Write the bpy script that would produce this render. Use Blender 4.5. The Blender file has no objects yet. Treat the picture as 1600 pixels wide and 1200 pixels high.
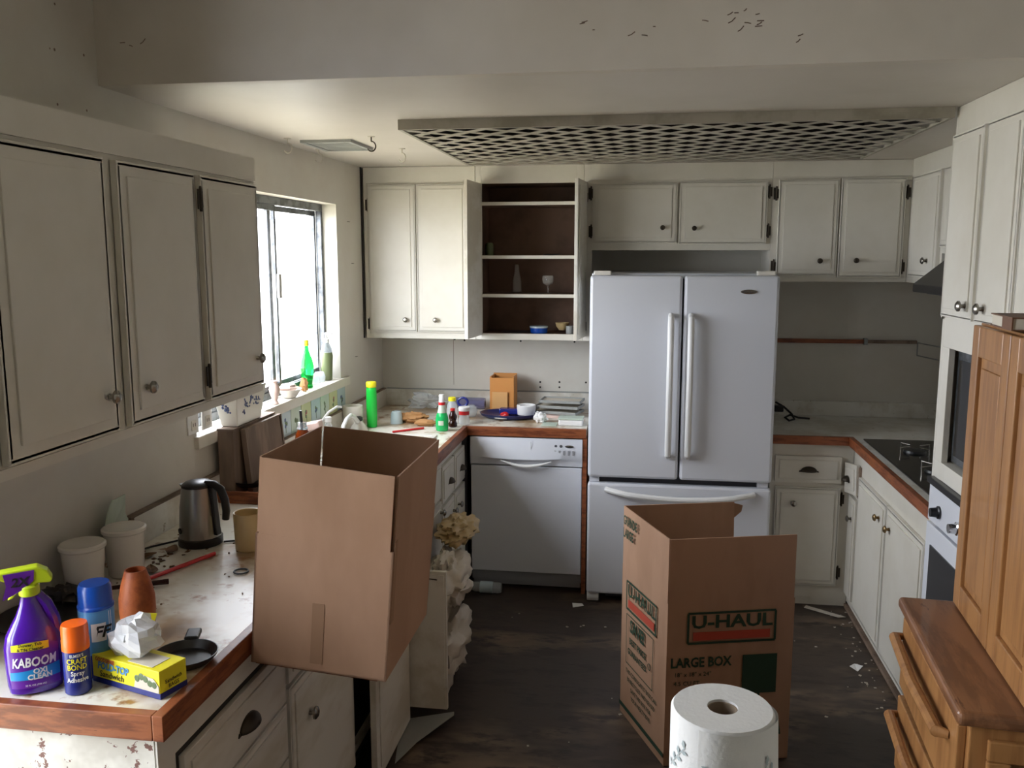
import bpy, math, random
from mathutils import Matrix, Vector, noise
random.seed(7)
SC = bpy.context.scene
COL = SC.collection
PI = math.pi
# ---------------------------------------------------------------- camera, world, light, exposure
cam_d = bpy.data.cameras.new('camera'); cam = bpy.data.objects.new('camera', cam_d); COL.objects.link(cam)
cam_d.sensor_width = 36.0; cam_d.lens = 1365.0 / 1600.0 * 36.0; cam_d.clip_start = 0.02; cam_d.clip_end = 200
CAM_PITCH = math.atan(200 / 1365.0); CAM_YAW = math.atan(208 * math.cos(CAM_PITCH) / 1365.0)
cam.location = (0, 0, 1.80); cam.rotation_euler = (PI / 2 - CAM_PITCH, 0, CAM_YAW)
SC.camera = cam
SC.view_settings.view_transform = 'Standard'; SC.view_settings.look = 'None'
SC.view_settings.gamma = 1.0; SC.view_settings.use_curve_mapping = False
SC.view_settings.exposure = 0.08
w = bpy.data.worlds.new('overcast_sky'); SC.world = w; w.use_nodes = True
bg = w.node_tree.nodes['Background']; bg.inputs[0].default_value = (0.88, 0.92, 1.0, 1); bg.inputs[1].default_value = 17.0
def portal(name, loc, rot, sx, sy):
    l = bpy.data.lights.new(name, 'AREA'); l.shape = 'RECTANGLE'; l.size = sx; l.size_y = sy; l.cycles.is_portal = True
    o = bpy.data.objects.new(name, l); o.location = loc; o.rotation_euler = rot; COL.objects.link(o)
portal('sink_window_portal', (-1.74, 3.61, 1.61), (0, -PI / 2, 0), 0.92, 1.55)
portal('added_opening_portal', (-1.76, 1.08, 1.3), (0, -PI / 2, 0), 2.5, .72)  # sky sampling at the added, unseen left opening

# ---------------------------------------------------------------- materials
def lin(c):
    return tuple(((v / 255) / 12.92 if v / 255 <= 0.04045 else ((v / 255 + 0.055) / 1.055) ** 2.4) for v in c) + (1,)
MATS = {}
def mat(name, col, rough=0.5, metal=0.0, bump=0.0, bscale=40, mix=None, mscale=8, mpos=(0.45, 0.6), trans=0.0, ior=1.45,
        stretch=None, mix2=None, m2scale=20, m2pos=(0.6, 0.66), spec=None, detail=4, sss=0, coat=0):
    m = bpy.data.materials.new(name); m.use_nodes = True; nt = m.node_tree; b = nt.nodes['Principled BSDF']
    b.inputs['Roughness'].default_value = rough; b.inputs['Metallic'].default_value = metal
    if spec is not None: b.inputs['Specular IOR Level'].default_value = spec
    if trans: b.inputs['Transmission Weight'].default_value = trans; b.inputs['IOR'].default_value = ior
    if coat: b.inputs['Coat Weight'].default_value = coat
    b.inputs['Base Color'].default_value = lin(col)
    tc = nt.nodes.new('ShaderNodeTexCoord'); mp = nt.nodes.new('ShaderNodeMapping'); nt.links.new(tc.outputs['Object'], mp.inputs[0])
    if stretch: mp.inputs['Scale'].default_value = stretch
    last = None
    def layer(prev, c2, sc, pos):
        n = nt.nodes.new('ShaderNodeTexNoise'); n.inputs['Scale'].default_value = sc; n.inputs['Detail'].default_value = detail
        n.inputs['Roughness'].default_value = 0.65
        nt.links.new(mp.outputs[0], n.inputs['Vector'])
        r = nt.nodes.new('ShaderNodeValToRGB'); r.color_ramp.elements[0].position = pos[0]; r.color_ramp.elements[1].position = pos[1]
        nt.links.new(n.outputs[0], r.inputs[0])
        x = nt.nodes.new('ShaderNodeMix'); x.data_type = 'RGBA'
        nt.links.new(r.outputs[0], x.inputs[0]); x.inputs[7].default_value = lin(c2)
        if prev is None: x.inputs[6].default_value = lin(col)
        else: nt.links.new(prev, x.inputs[6])
        return x.outputs[2]
    if mix: last = layer(None, mix, mscale, mpos)
    if mix2: last = layer(last, mix2, m2scale, m2pos)
    if last: nt.links.new(last, b.inputs['Base Color'])
    if bump:
        n = nt.nodes.new('ShaderNodeTexNoise'); n.inputs['Scale'].default_value = bscale; n.inputs['Detail'].default_value = 3
        nt.links.new(mp.outputs[0], n.inputs['Vector'])
        bp = nt.nodes.new('ShaderNodeBump'); bp.inputs['Strength'].default_value = bump; bp.inputs['Distance'].default_value = 0.004
        nt.links.new(n.outputs[0], bp.inputs['Height']); nt.links.new(bp.outputs[0], b.inputs['Normal'])
    MATS[name] = m
    return m
M = MATS
mat('wall_paint', (210, 207, 197), 0.55, bump=0.25, bscale=25, mix=(202, 195, 183), mscale=2.2, mpos=(0.4, 0.75), mix2=(120, 105, 85), m2scale=38, m2pos=(0.76, 0.79))
mat('ceiling_paint', (210, 203, 194), 0.45, bump=0.2, bscale=10, mix=(200, 193, 182), mscale=1.5, mpos=(0.4, 0.7))
mat('beam_paint', (216, 209, 199), 0.5, bump=0.3, bscale=14, mix=(206, 198, 186), mscale=1.8, mpos=(0.4, 0.7), mix2=(120, 112, 96), m2scale=30, m2pos=(0.765, 0.785))
mat('cabinet_paint', (222, 218, 207), 0.42, bump=0.12, bscale=30, mix=(212, 207, 193), mscale=2.5, mpos=(0.4, 0.7), mix2=(150, 138, 116), m2scale=45, m2pos=(0.75, 0.79))
mat('chipped_paint', (222, 219, 210), 0.5, bump=0.3, bscale=30, mix=(200, 196, 185), mscale=6, mix2=(120, 84, 76), m2scale=26, m2pos=(0.60, 0.62))
mat('worn_paint', (224, 220, 210), 0.5, bump=0.2, bscale=30, mix=(205, 198, 182), mscale=5, mix2=(110, 98, 84), m2scale=30, m2pos=(0.72, 0.74), stretch=(1, 0.35, 1))
mat('cabinet_inside', (120, 92, 74), 0.7, mix=(98, 76, 60), mscale=3)
mat('dark_void', (40, 36, 32), 0.8)  # dark paint; stands in for shade in the lattice recess and gaps
mat('laminate', (226, 222, 210), 0.32, bump=0.05, mix=(168, 140, 104), mscale=3.2, mpos=(0.47, 0.62), mix2=(150, 104, 58), m2scale=11, m2pos=(0.575, 0.66))
mat('laminate_clean', (222, 220, 212), 0.35, mix=(200, 194, 180), mscale=5, mix2=(160, 150, 125), m2scale=26, m2pos=(0.66, 0.72))
mat('trim_wood', (150, 86, 52), 0.4, mix=(112, 58, 34), mscale=9, stretch=(1, 1, 6), mix2=(70, 42, 28), m2scale=26, m2pos=(0.68, 0.72), bump=0.1)
mat('grey_wood', (136, 116, 100), 0.7, mix=(108, 90, 76), mscale=8, stretch=(1, 1, 0.2), bump=0.2)
mat('floor_vinyl', (66, 55, 47), 0.5, mix=(124, 104, 84), mscale=1.5, mpos=(0.50, 0.68), mix2=(52, 43, 37), m2scale=9, m2pos=(0.5, 0.62), bump=0.25, bscale=18, stretch=(0.7, 1.6, 1))
mat('appliance_white', (218, 221, 228), 0.28, bump=0.03, bscale=120)
mat('appliance_grey', (150, 152, 156), 0.35)
mat('gasket', (70, 72, 78), 0.7)
mat('black_plastic', (22, 22, 24), 0.35)
mat('black_glass', (14, 14, 15), 0.12)
mat('hood_metal', (52, 50, 48), 0.4, metal=0.3)
mat('cardboard', (180, 142, 114), 0.75, bump=0.06, bscale=220, mix=(170, 132, 104), mscale=4, stretch=(1, 1, 0.4))
mat('cardboard_edge', (156, 120, 92), 0.8)
mat('pine', (166, 118, 70), 0.42, mix=(144, 98, 56), mscale=5, stretch=(6, 6, 0.5), mix2=(120, 68, 30), m2scale=10, m2pos=(0.68, 0.75), coat=0.2)
mat('pine_top', (142, 98, 66), 0.4, mix=(114, 76, 50), mscale=6, stretch=(4, 0.8, 4), mix2=(92, 52, 28), m2scale=14, m2pos=(0.64, 0.7), coat=0.2)
mat('brass', (150, 128, 92), 0.3, metal=0.9)
mat('nickel', (150, 146, 138), 0.25, metal=0.95)
mat('bronze', (66, 58, 48), 0.45, metal=0.6)
mat('steel', (170, 170, 168), 0.28, metal=1.0, stretch=(1, 1, 0.02), bump=0.05, bscale=200)
mat('aluminium', (120, 124, 128), 0.4, metal=0.7, mix=(84, 86, 88), mscale=12)
mat('chrome', (215, 215, 215), 0.12, metal=1.0)
mat('white_plastic', (232, 232, 230), 0.35)
mat('white_ceramic', (226, 222, 212), 0.25)
mat('paper_white', (240, 240, 238), 0.85, bump=0.2, bscale=160)
mat('core_card', (150, 132, 112), 0.9)
mat('ink_green', (40, 66, 46), 0.8)
mat('ink_red', (186, 74, 52), 0.8)
mat('ink_black', (24, 22, 22), 0.7)
mat('ink_white', (245, 245, 245), 0.6)
mat('purple', (74, 24, 150), 0.15, coat=0.5)
mat('purple_label', (104, 40, 160), 0.35)
mat('lime', (200, 224, 40), 0.3)
mat('yellow', (240, 228, 40), 0.4)
mat('cyan_label', (40, 150, 220), 0.4)
mat('orange', (250, 108, 28), 0.3)
mat('navy', (34, 44, 120), 0.25)
mat('blue', (24, 78, 176), 0.25)
mat('light_blue', (84, 146, 200), 0.3)
mat('terracotta', (176, 92, 44), 0.55, bump=0.3, bscale=80, mix=(150, 74, 36), mscale=20)
mat('green_plastic', (30, 200, 70), 0.3)
mat('pale_green', (220, 232, 214), 0.25, trans=0.25)
mat('green_liquid', (40, 200, 110), 0.15, trans=0.35)
mat('bottle_green', (30, 190, 80), 0.08, trans=0.75)
mat('olive_liquid', (120, 130, 92), 0.2, trans=0.2)
mat('clear_plastic', (225, 232, 235), 0.1, trans=0.8, ior=1.2)
mat('amber', (140, 60, 20), 0.1, trans=0.4)
mat('sauce', (48, 18, 14), 0.15)
mat('red', (200, 36, 40), 0.35)
mat('kraft', (178, 132, 84), 0.85, bump=0.4, bscale=40)
mat('knife_wood', (206, 140, 72), 0.5)
mat('tan_card', (214, 164, 104), 0.6)
mat('blue_tray', (30, 40, 96), 0.3)
mat('rack_grey', (150, 152, 148), 0.5)
mat('bag_yellow', (206, 180, 130), 0.35, trans=0.15)
mat('bag_white', (214, 204, 188), 0.4, trans=0.1, bump=0.3, bscale=30)
mat('cling', (236, 238, 240), 0.12, trans=0.35, ior=1.2)
mat('tile_blue', (190, 208, 214), 0.2)
mat('tile_yellow', (206, 212, 160), 0.2)
mat('tile_green', (196, 212, 196), 0.2)
mat('motif_red', (150, 70, 66), 0.4)
mat('motif_green', (90, 110, 72), 0.4)
mat('motif_blue', (70, 84, 130), 0.4)
mat('debris', (126, 96, 68), 0.9, mix=(86, 64, 46), mscale=30)
mat('scraps', (190, 182, 168), 0.9)
mat('shell_pink', (216, 190, 178), 0.3)
mat('hook_white', (190, 184, 170), 0.4)
mat('lath_paint', (176, 170, 156), 0.6, mix=(156, 150, 134), mscale=5)
mat('stucco', (225, 225, 222), 0.9, bump=0.3)
mat('ground_green', (186, 178, 156), 0.9, mix=(164, 158, 134), mscale=3)
mat('book_paper', (206, 198, 182), 0.8)
mat('book_brown', (110, 76, 54), 0.6)
mat('print_pale', (176, 188, 190), 0.8)
mat('felt_blue', (110, 124, 150), 0.8)
def window_glass():
    m = bpy.data.materials.new('window_glass'); m.use_nodes = True; nt = m.node_tree
    for n in list(nt.nodes): nt.nodes.remove(n)
    o = nt.nodes.new('ShaderNodeOutputMaterial'); x = nt.nodes.new('ShaderNodeMixShader'); x.inputs[0].default_value = 0.07
    t = nt.nodes.new('ShaderNodeBsdfTransparent'); g = nt.nodes.new('ShaderNodeBsdfGlossy'); g.inputs['Roughness'].default_value = 0.05
    t.inputs[0].default_value = (0.97, 0.97, 0.97, 1)
    nt.links.new(t.outputs[0], x.inputs[1]); nt.links.new(g.outputs[0], x.inputs[2]); nt.links.new(x.outputs[0], o.inputs[0]); M['window_glass'] = m
window_glass()
def thin_film(name, col, fac):
    m = bpy.data.materials.new(name); m.use_nodes = True; nt = m.node_tree; b = nt.nodes['Principled BSDF']
    b.inputs['Base Color'].default_value = lin(col); b.inputs['Roughness'].default_value = 0.12
    t = nt.nodes.new('ShaderNodeBsdfTransparent'); x = nt.nodes.new('ShaderNodeMixShader'); x.inputs[0].default_value = fac
    o = nt.nodes['Material Output']; nt.links.new(t.outputs[0], x.inputs[1]); nt.links.new(b.outputs[0], x.inputs[2]); nt.links.new(x.outputs[0], o.inputs[0]); M[name] = m
thin_film('thin_clear', (232, 238, 240), 0.35)
thin_film('thin_dim', (200, 200, 195), 0.14)
thin_film('thin_cling', (240, 241, 244), 0.7)
thin_film('thin_purple', (120, 120, 160), 0.55)

# ---------------------------------------------------------------- mesh builder
W = {}
class MB:
    def __init__(s): s.v = []; s.f = []; s.m = []
    def add(s, vs, fs, mi=0, X=None):
        o = len(s.v)
        for p in vs:
            p = Vector(p); s.v.append(X @ p if X is not None else p)
        for f in fs: s.f.append([i + o for i in f]); s.m.append(mi)
        return s
    def box(s, x0, x1, y0, y1, z0, z1, mi=0, X=None):
        x0, x1 = min(x0, x1), max(x0, x1); y0, y1 = min(y0, y1), max(y0, y1); z0, z1 = min(z0, z1), max(z0, z1)
        return s.add([(x0, y0, z0), (x1, y0, z0), (x1, y1, z0), (x0, y1, z0), (x0, y0, z1), (x1, y0, z1), (x1, y1, z1), (x0, y1, z1)],
                     [(0, 3, 2, 1), (4, 5, 6, 7), (0, 1, 5, 4), (1, 2, 6, 5), (2, 3, 7, 6), (3, 0, 4, 7)], mi, X)
    def hexa(s, b, t, mi=0):
        return s.add(list(b) + list(t), [(0, 3, 2, 1), (4, 5, 6, 7), (0, 1, 5, 4), (1, 2, 6, 5), (2, 3, 7, 6), (3, 0, 4, 7)], mi)
    def lathe(s, prof, n=24, X=None, mi=0, sx=1, sy=1, phase=0):
        vs = []; fs = []
        for (r, z) in prof:
            for k in range(n):
                a = 2 * PI * k / n + phase; vs.append((r * math.cos(a) * sx, r * math.sin(a) * sy, z))
        for j in range(len(prof) - 1):
            for k in range(n): fs.append((j * n + k, j * n + (k + 1) % n, (j + 1) * n + (k + 1) % n, (j + 1) * n + k))
        fs.append(tuple(range(n - 1, -1, -1))); L = (len(prof) - 1) * n; fs.append(tuple(L + k for k in range(n)))
        return s.add(vs, fs, mi, X)
    def tube(s, pts, r, n=8, mi=0, cyc=False, X=None):
        P = [Vector(p) for p in pts]; vs = []; fs = []; N = len(P)
        up = None
        for i, p in enumerate(P):
            a = P[(i - 1) % N] if (cyc or i > 0) else P[i]; b = P[(i + 1) % N] if (cyc or i < N - 1) else P[i]
            d = (b - a).normalized()
            if up is None: up = Vector((0, 0, 1)) if abs(d.z) < 0.9 else Vector((1, 0, 0))
            e1 = d.cross(up).normalized(); e2 = e1.cross(d).normalized(); up = e2
            rr = r[i] if isinstance(r, (list, tuple)) else r
            for k in range(n):
                t = 2 * PI * k / n; vs.append(p + e1 * rr * math.cos(t) + e2 * rr * math.sin(t))
        for i in range(N if cyc else N - 1):
            j = (i + 1) % N
            for k in range(n): fs.append((i * n + k, i * n + (k + 1) % n, j * n + (k + 1) % n, j * n + k))
        if not cyc: fs.append(tuple(range(n - 1, -1, -1))); fs.append(tuple((N - 1) * n + k for k in range(n)))
        return s.add(vs, fs, mi, X)
    def prism(s, pts, z0, z1, mi=0, X=None):
        n = len(pts); vs = [(p[0], p[1], z0) for p in pts] + [(p[0], p[1], z1) for p in pts]
        fs = [tuple(range(n - 1, -1, -1)), tuple(range(n, 2 * n))] + [(k, (k + 1) % n, n + (k + 1) % n, n + k) for k in range(n)]
        return s.add(vs, fs, mi, X)
    def lump(s, c, sc, seed=0, amp=0.25, freq=2.0, mi=0, ns=14, nr=20):
        vs = []; fs = []
        for j in range(ns + 1):
            th = PI * j / ns
            for k in range(nr):
                ph = 2 * PI * k / nr; d = Vector((math.sin(th) * math.cos(ph), math.sin(th) * math.sin(ph), math.cos(th)))
                q = 1 + amp * noise.noise(d * freq + Vector((seed * 7.3, seed * 1.7, 0))) + amp * 0.6 * noise.noise(d * freq * 2.7 + Vector((0, seed * 3.1, 5)))
                vs.append((c[0] + d.x * sc[0] * q, c[1] + d.y * sc[1] * q, c[2] + d.z * sc[2] * q))
        for j in range(ns):
            for k in range(nr): fs.append((j * nr + k, (j + 1) * nr + k, (j + 1) * nr + (k + 1) % nr, j * nr + (k + 1) % nr))
        return s.add(vs, fs, mi)
    def build(s, name, mats, parent=None, smooth=False, bevel=0, world=True, angle=35):
        me = bpy.data.meshes.new(name); V = s.v
        if world and parent is not None:
            inv = W[parent].inverted(); V = [inv @ p for p in V]
        me.from_pydata([tuple(p) for p in V], [], s.f)
        if not isinstance(mats, (list, tuple)): mats = [mats]
        for m_ in mats: me.materials.append(M[m_])
        for i, p in enumerate(me.polygons): p.material_index = s.m[i]
        me.validate(); me.update()
        if smooth:
            me.polygons.foreach_set('use_smooth', [True] * len(me.polygons)); me.set_sharp_from_angle(angle=math.radians(angle))
        o = bpy.data.objects.new(name, me); COL.objects.link(o)
        if parent is not None: o.parent = parent; W[o] = W[parent].copy()
        else: W[o] = Matrix.Identity(4)
        if bevel:
            b = o.modifiers.new('bevel', 'BEVEL'); b.width = bevel; b.segments = 2; b.limit_method = 'ANGLE'
        return o
def tag(o, label=None, cat=None, group=None, kind=None):
    if label: o['label'] = label
    if cat: o['category'] = cat
    if group: o['group'] = group
    if kind: o['kind'] = kind
    return o
def thing(name, label, cat, loc=(0, 0, 0), rz=0, group=None, ry=0):
    o = bpy.data.objects.new(name, None); COL.objects.link(o); o.empty_display_size = 0.05
    o.location = loc; o.rotation_euler = (0, ry, rz)
    W[o] = Matrix.Translation(loc) @ Matrix.Rotation(rz, 4, 'Z') @ Matrix.Rotation(ry, 4, 'Y')
    return tag(o, label, cat, group)
def struct(mb, name, mats, parent=None, **k):
    o = mb.build(name, mats, parent, **k)
    if parent is None: o['kind'] = 'structure'
    return o
def T(x, y, z): return Matrix.Translation((x, y, z))
def R(a, ax): return Matrix.Rotation(a, 4, ax)
def Rd(a, ax): return Matrix.Rotation(math.radians(a), 4, ax)
def text(body, size, m_, parent, X, name='lettering', radius=None, ell=None, sx=1.0, align='CENTER', shear=0, world=True, bold=0.0, dx=0.0):
    """flat print: font curve turned to a thin mesh; X maps text plane; radius wraps it around a cylinder (axis = text Y)"""
    cu = bpy.data.curves.new('t', 'FONT'); cu.body = body; cu.size = size; cu.align_x = align; cu.align_y = 'CENTER'
    cu.shear = shear; cu.extrude = 0.0002; cu.resolution_u = 2; cu.offset = bold * size * 1.3
    ob = bpy.data.objects.new('t', cu); COL.objects.link(ob)
    dg = bpy.context.evaluated_depsgraph_get(); dg.update()
    me = bpy.data.meshes.new_from_object(ob.evaluated_get(dg)); bpy.data.objects.remove(ob)
    mb = MB()
    vs = []
    for v in me.vertices:
        x, y, z = v.co.x * sx + dx, v.co.y, v.co.z
        if ell:
            a = x / ell[0]; vs.append(Vector((ell[0] * math.sin(a), y, (ell[1] + z) * math.cos(a) - ell[1])))
        elif radius:
            a = x / radius; vs.append(Vector(((radius + z) * math.sin(a), y, (radius + z) * math.cos(a) - radius)))
        else: vs.append(Vector((x, y, z)))
    mb.add(vs, [tuple(p.vertices) for p in me.polygons], 0, X)
    bpy.data.meshes.remove(me)
    return mb.build(name, m_, parent, world=world)
def facing(x, y, z, rz=0):
    """text plane upright, facing -Y (then turned by rz)"""
    return T(x, y, z) @ R(rz, 'Z') @ R(PI / 2, 'X')
# face boxes: cabinet fronts.  'L' faces +X (u = y), 'B' faces -Y (u = x), 'R' faces -X (u = y)
def fb(mb, face, pos, u0, u1, z0, z1, d0, d1, mi=0):
    if face == 'L': mb.box(pos + d0, pos + d1, u0, u1, z0, z1, mi)
    elif face == 'R': mb.box(pos - d1, pos - d0, u0, u1, z0, z1, mi)
    else: mb.box(u0, u1, pos - d1, pos - d0, z0, z1, mi)
    return mb
def fX(face, pos, u, z, d=0):
    """matrix: local +Z points out of the face, local Y up"""
    if face == 'L': return T(pos + d, u, z) @ R(PI / 2, 'Z') @ R(PI / 2, 'X')
    if face == 'R': return T(pos - d, u, z) @ R(-PI / 2, 'Z') @ R(PI / 2, 'X')
    return T(u, pos - d, z) @ R(PI / 2, 'X')
def knob(parent, face, pos, u, z, m_='nickel', r=0.016):
    mb = MB(); mb.lathe([(0.004 + r * .3, 0), (r * .42, 0.004), (r * .38, 0.014), (r, 0.019), (r * .98, 0.024), (r * .6, 0.029), (0.001, 0.030)], 16, fX(face, pos, u, z))
    return mb.build('knob', m_, parent, smooth=True)
def hinge(parent, face, pos, u, z, m_='bronze', h=0.06):
    mb = MB(); fb(mb, face, pos, u - .013, u - .002, z - h / 2, z + h / 2, 0, .004); fb(mb, face, pos, u + .002, u + .013, z - h / 2 + .006, z + h / 2 - .006, 0, .004)
    X = fX(face, pos, u, z)
    mb.lathe([(0.004, -h / 2 - .006), (.005, -h / 2), (.0045, h / 2), (.003, h / 2 + .008)], 8, X @ T(0, 0, .004) @ R(-PI / 2, 'X'))
    return mb.build('hinge', m_, parent)
def cup_pull(parent, face, pos, u, z, w_=0.045, h=0.03):
    mb = MB(); X = fX(face, pos, u, z); vs = []; fs = []
    n, k = 12, 5
    for j in range(k + 1):
        t = (PI / 2) * j / k
        for i in range(n + 1):
            a = PI * i / n; vs.append((w_ * math.cos(a) * math.cos(t * .98), h * math.sin(a) * math.cos(t * .98) - h * .3, .026 * math.sin(t)))
    for j in range(k):
        for i in range(n): q = j * (n + 1) + i; fs.append((q, q + 1, q + n + 2, q + n + 1))
    mb.add(vs, fs, 0, X); mb.prism([(-w_ - .008, -h * .3 - .003), (w_ + .008, -h * .3 - .003), (w_ + .004, -h * .1), (-w_ - .004, -h * .1)], 0, .003, 0, X)
    o = mb.build('cup_pull', 'bronze', parent, smooth=True)
    s = o.modifiers.new('solid', 'SOLIDIFY'); s.thickness = 0.0015
    return o
def door(parent, face, pos, u0, u1, z0, z1, m_='cabinet_paint', name='door', inset=0.028, th=0.018, lip=True):
    """door slab with a raised field"""
    mb = MB(); fb(mb, face, pos, u0, u1, z0, z1, 0.001, th)
    if lip:
        # picture-frame lip: four strips round the edge
        i = inset
        for a in ((u0 + .004, u1 - .004, z1 - i * .35, z1 - .004), (u0 + .004, u1 - .004, z0 + .004, z0 + i * .35), (u0 + .004, u0 + i * .35, z0 + i * .35, z1 - i * .35), (u1 - i * .35, u1 - .004, z0 + i * .35, z1 - i * .35)):
            fb(mb, face, pos, a[0], a[1], a[2], a[3], th, th - .003)
        fb(mb, face, pos, u0 + i, u1 - i, z0 + i, z1 - i, th - .001, th + .005)
    return mb.build(name, m_, parent, bevel=0.0025)

# ================================================================ THE SETTING
XL, XR, YB, YR = -1.57, 1.68, 5.12, -2.5
ZC, ZH, YBEAM = 2.285, 2.80, 2.41
struct(MB().box(XL - .2, XR + .12, YR - .12, YB + .12, -.1, 0), 'floor', 'floor_vinyl')
wl = MB()
wy0, wy1, wz0, wz1 = 2.86, 4.37, 1.163, 2.062        # sink window hole
py0, py1, pz1 = .72, 1.44, 2.60                       # unseen opening, raised tall to light the beam
t = .15
wl.box(XL - t, XL, YR, py0, 0, ZH).box(XL - t, XL, py0, py1, pz1, ZH).box(XL - t, XL, py1, wy0, 0, ZH)
wl.box(XL - t, XL, wy0, wy1, 0, wz0 - .045).box(XL - t, XL, wy0, wy1, wz1, ZH).box(XL - t, XL, wy1, YB, 0, ZH)
wall_left = struct(wl, 'wall_left', 'wall_paint')
struct(MB().box(XL - t, XR + .12, YB, YB + .12, 0, ZH), 'wall_back', 'wall_paint')
struct(MB().box(XR, XR + .12, YR, YB, 0, ZH), 'wall_right', 'wall_paint')
struct(MB().box(XL - t, XR + .12, YR - .12, YR, 0, ZH), 'wall_rear', 'wall_paint')
LX0, LX1, LY0, LY1 = -.872, .992, 3.165, 4.375        # light-well behind the lattice
cl = MB()
cl.box(XL, LX0, YBEAM + .04, YB, ZC, ZC + .05).box(LX1, XR, YBEAM + .04, YB, ZC, ZC + .05).box(LX0, LX1, YBEAM + .04, LY0, ZC, ZC + .05).box(LX0, LX1, LY1, YB, ZC, ZC + .05)
struct(cl, 'ceiling', 'ceiling_paint')
struct(MB().box(XL - t, XR + .12, YR - .12, YB + .12, ZH, ZH + .1), 'ceiling', 'ceiling_paint')
struct(MB().box(XL, XR, YBEAM, YBEAM + .04, ZC, ZH), 'trim_1', 'beam_paint')
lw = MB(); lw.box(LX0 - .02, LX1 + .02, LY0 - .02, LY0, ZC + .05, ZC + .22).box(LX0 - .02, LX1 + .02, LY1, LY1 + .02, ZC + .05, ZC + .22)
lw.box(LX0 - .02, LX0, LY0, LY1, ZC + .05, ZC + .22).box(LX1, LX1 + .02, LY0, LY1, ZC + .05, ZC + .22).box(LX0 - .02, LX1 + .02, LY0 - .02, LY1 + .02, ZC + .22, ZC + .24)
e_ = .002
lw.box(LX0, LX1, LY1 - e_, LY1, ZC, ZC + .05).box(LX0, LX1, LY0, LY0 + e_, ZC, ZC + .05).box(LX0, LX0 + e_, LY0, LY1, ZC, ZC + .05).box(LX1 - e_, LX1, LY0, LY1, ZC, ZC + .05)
struct(lw, 'shade_recess', 'dark_void')  # recess and lining painted dark in place of shade behind the lattice
# dark upright strip where the back cabinets meet the left wall
struct(MB().box(XL, XL + .006, 4.765, 4.777, 1.34, ZC), 'corner_strip', 'dark_void')
# sink window
def sill_and_frame():
    win = thing('window_1', None, None, (XL - .08, 3.6, wz0)); win['kind'] = 'structure'
    f = MB(); X0, X1 = XL - .105, XL - .075
    f.box(X0, X1, wy0, wy1, wz0, wz0 + .035).box(X0, X1, wy0, wy1, wz1 - .035, wz1).box(X0, X1, wy0, wy0 + .03, wz0 + .035, wz1 - .035).box(X0, X1, wy1 - .022, wy1, wz0 + .035, wz1 - .035)
    f.build('window_frame', 'aluminium', win, bevel=.002)
    for (a, b, dx) in ((wy0 + .03, 3.80, .002), (3.765, wy1 - .022, -.022)):
        s_ = MB(); x0, x1 = X0 + .006 + dx, X0 + .022 + dx
        s_.box(x0, x1, a, b, wz0 + .035, wz0 + .06).box(x0, x1, a, b, wz1 - .06, wz1 - .035).box(x0, x1, a, a + .032, wz0 + .06, wz1 - .06).box(x0, x1, b - .018, b, wz0 + .06, wz1 - .06)
        so = s_.build('sash', 'aluminium', win, bevel=.0015)
        MB().box(x0 + .006, x0 + .009, a + .03, b - .016, wz0 + .058, wz1 - .058).build('pane', 'window_glass', so)
    MB().box(X1 - .002, X1 + .014, 3.775, 3.80, 1.61, 1.72).build('latch', 'nickel', win, bevel=.003)
    r = MB(); r.box(XL - .075, XL + .002, wy0, wy1, wz1, wz1 + .004)
    MB().box(XL - .075, XL + .018, wy0 - .02, wy1 + .10, wz0 - .045, wz0).build('window_sill', 'cabinet_paint', win, bevel=.003)
sill_and_frame()
# tiles under the sill: each one a piece of the left wall
random.seed(3)
ty = 3.03
kinds = ['tile_blue', 'tile_yellow', 'tile_green']
for k in range(11):
    y0 = 3.075 + k * .1215
    m_ = kinds[(k * 2 + 1) % 3] if k != 4 else 'tile_blue'
    tb = MB().box(XL, XL + .008, y0 + .003, y0 + .1185, 1.003, 1.116)
    to = tb.build('tile', m_, wall_left, bevel=.002)
    mo = MB(); cy = y0 + .06
    for j in range(6):
        a = random.random() * 6.28; rr = random.uniform(.004, .018)
        mo.lathe([(random.uniform(.006, .011), 0), (.004, .0012)], 7, fX('L', XL + .008, cy + rr * math.cos(a), 1.062 + rr * 1.2 * math.sin(a)), 0 if j < 3 else 1)
    mo.box(XL + .008, XL + .009, cy - .0015, cy + .0015, 1.02, 1.06, 1)
    mo.build('painted_motif', [['motif_red', 'motif_blue', 'motif_green'][k % 3], 'motif_green'], wall_left)
# unseen glazed opening at left, added and shaped to light beam and foreground
pd = thing('light_opening_1', None, None, (XL - .1, (py0 + py1) / 2, 0)); pd['kind'] = 'structure'
f = MB(); xx0, xx1 = XL - .12, XL - .06
f.box(xx0, xx1, py0, py1, 0, .04).box(xx0, xx1, py0, py1, pz1 - .05, pz1).box(xx0, xx1, py0, py0 + .05, .04, pz1 - .05).box(xx0, xx1, py1 - .05, py1, .04, pz1 - .05).box(xx0, xx1, 1.06, 1.09, .04, pz1 - .05)
f.build('opening_frame', 'aluminium', pd)
MB().box(XL - .092, XL - .088, py0 + .05, 1.06, .04, pz1 - .05).build('pane', 'window_glass', pd)
MB().box(XL - .092, XL - .088, 1.09, py1 - .05, .04, pz1 - .05).build('pane', 'window_glass', pd)
# outdoors seen through the sink window
struct(MB().box(-14, XL - t - .01, -10, 16, -.3, -.2), 'ground', 'ground_green')
sh = thing('garden_shed', 'pale shed or neighbouring wall glimpsed, washed out, through the sink window', 'shed', (-5.2, 9.3, -.2))
MB().box(-6.4, -4.6, 8.3, 11.3, -.2, 2.15).build('wall', 'stucco', sh); MB().box(-6.55, -4.45, 8.15, 11.45, 2.15, 2.25).build('roof', 'appliance_grey', sh)

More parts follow.
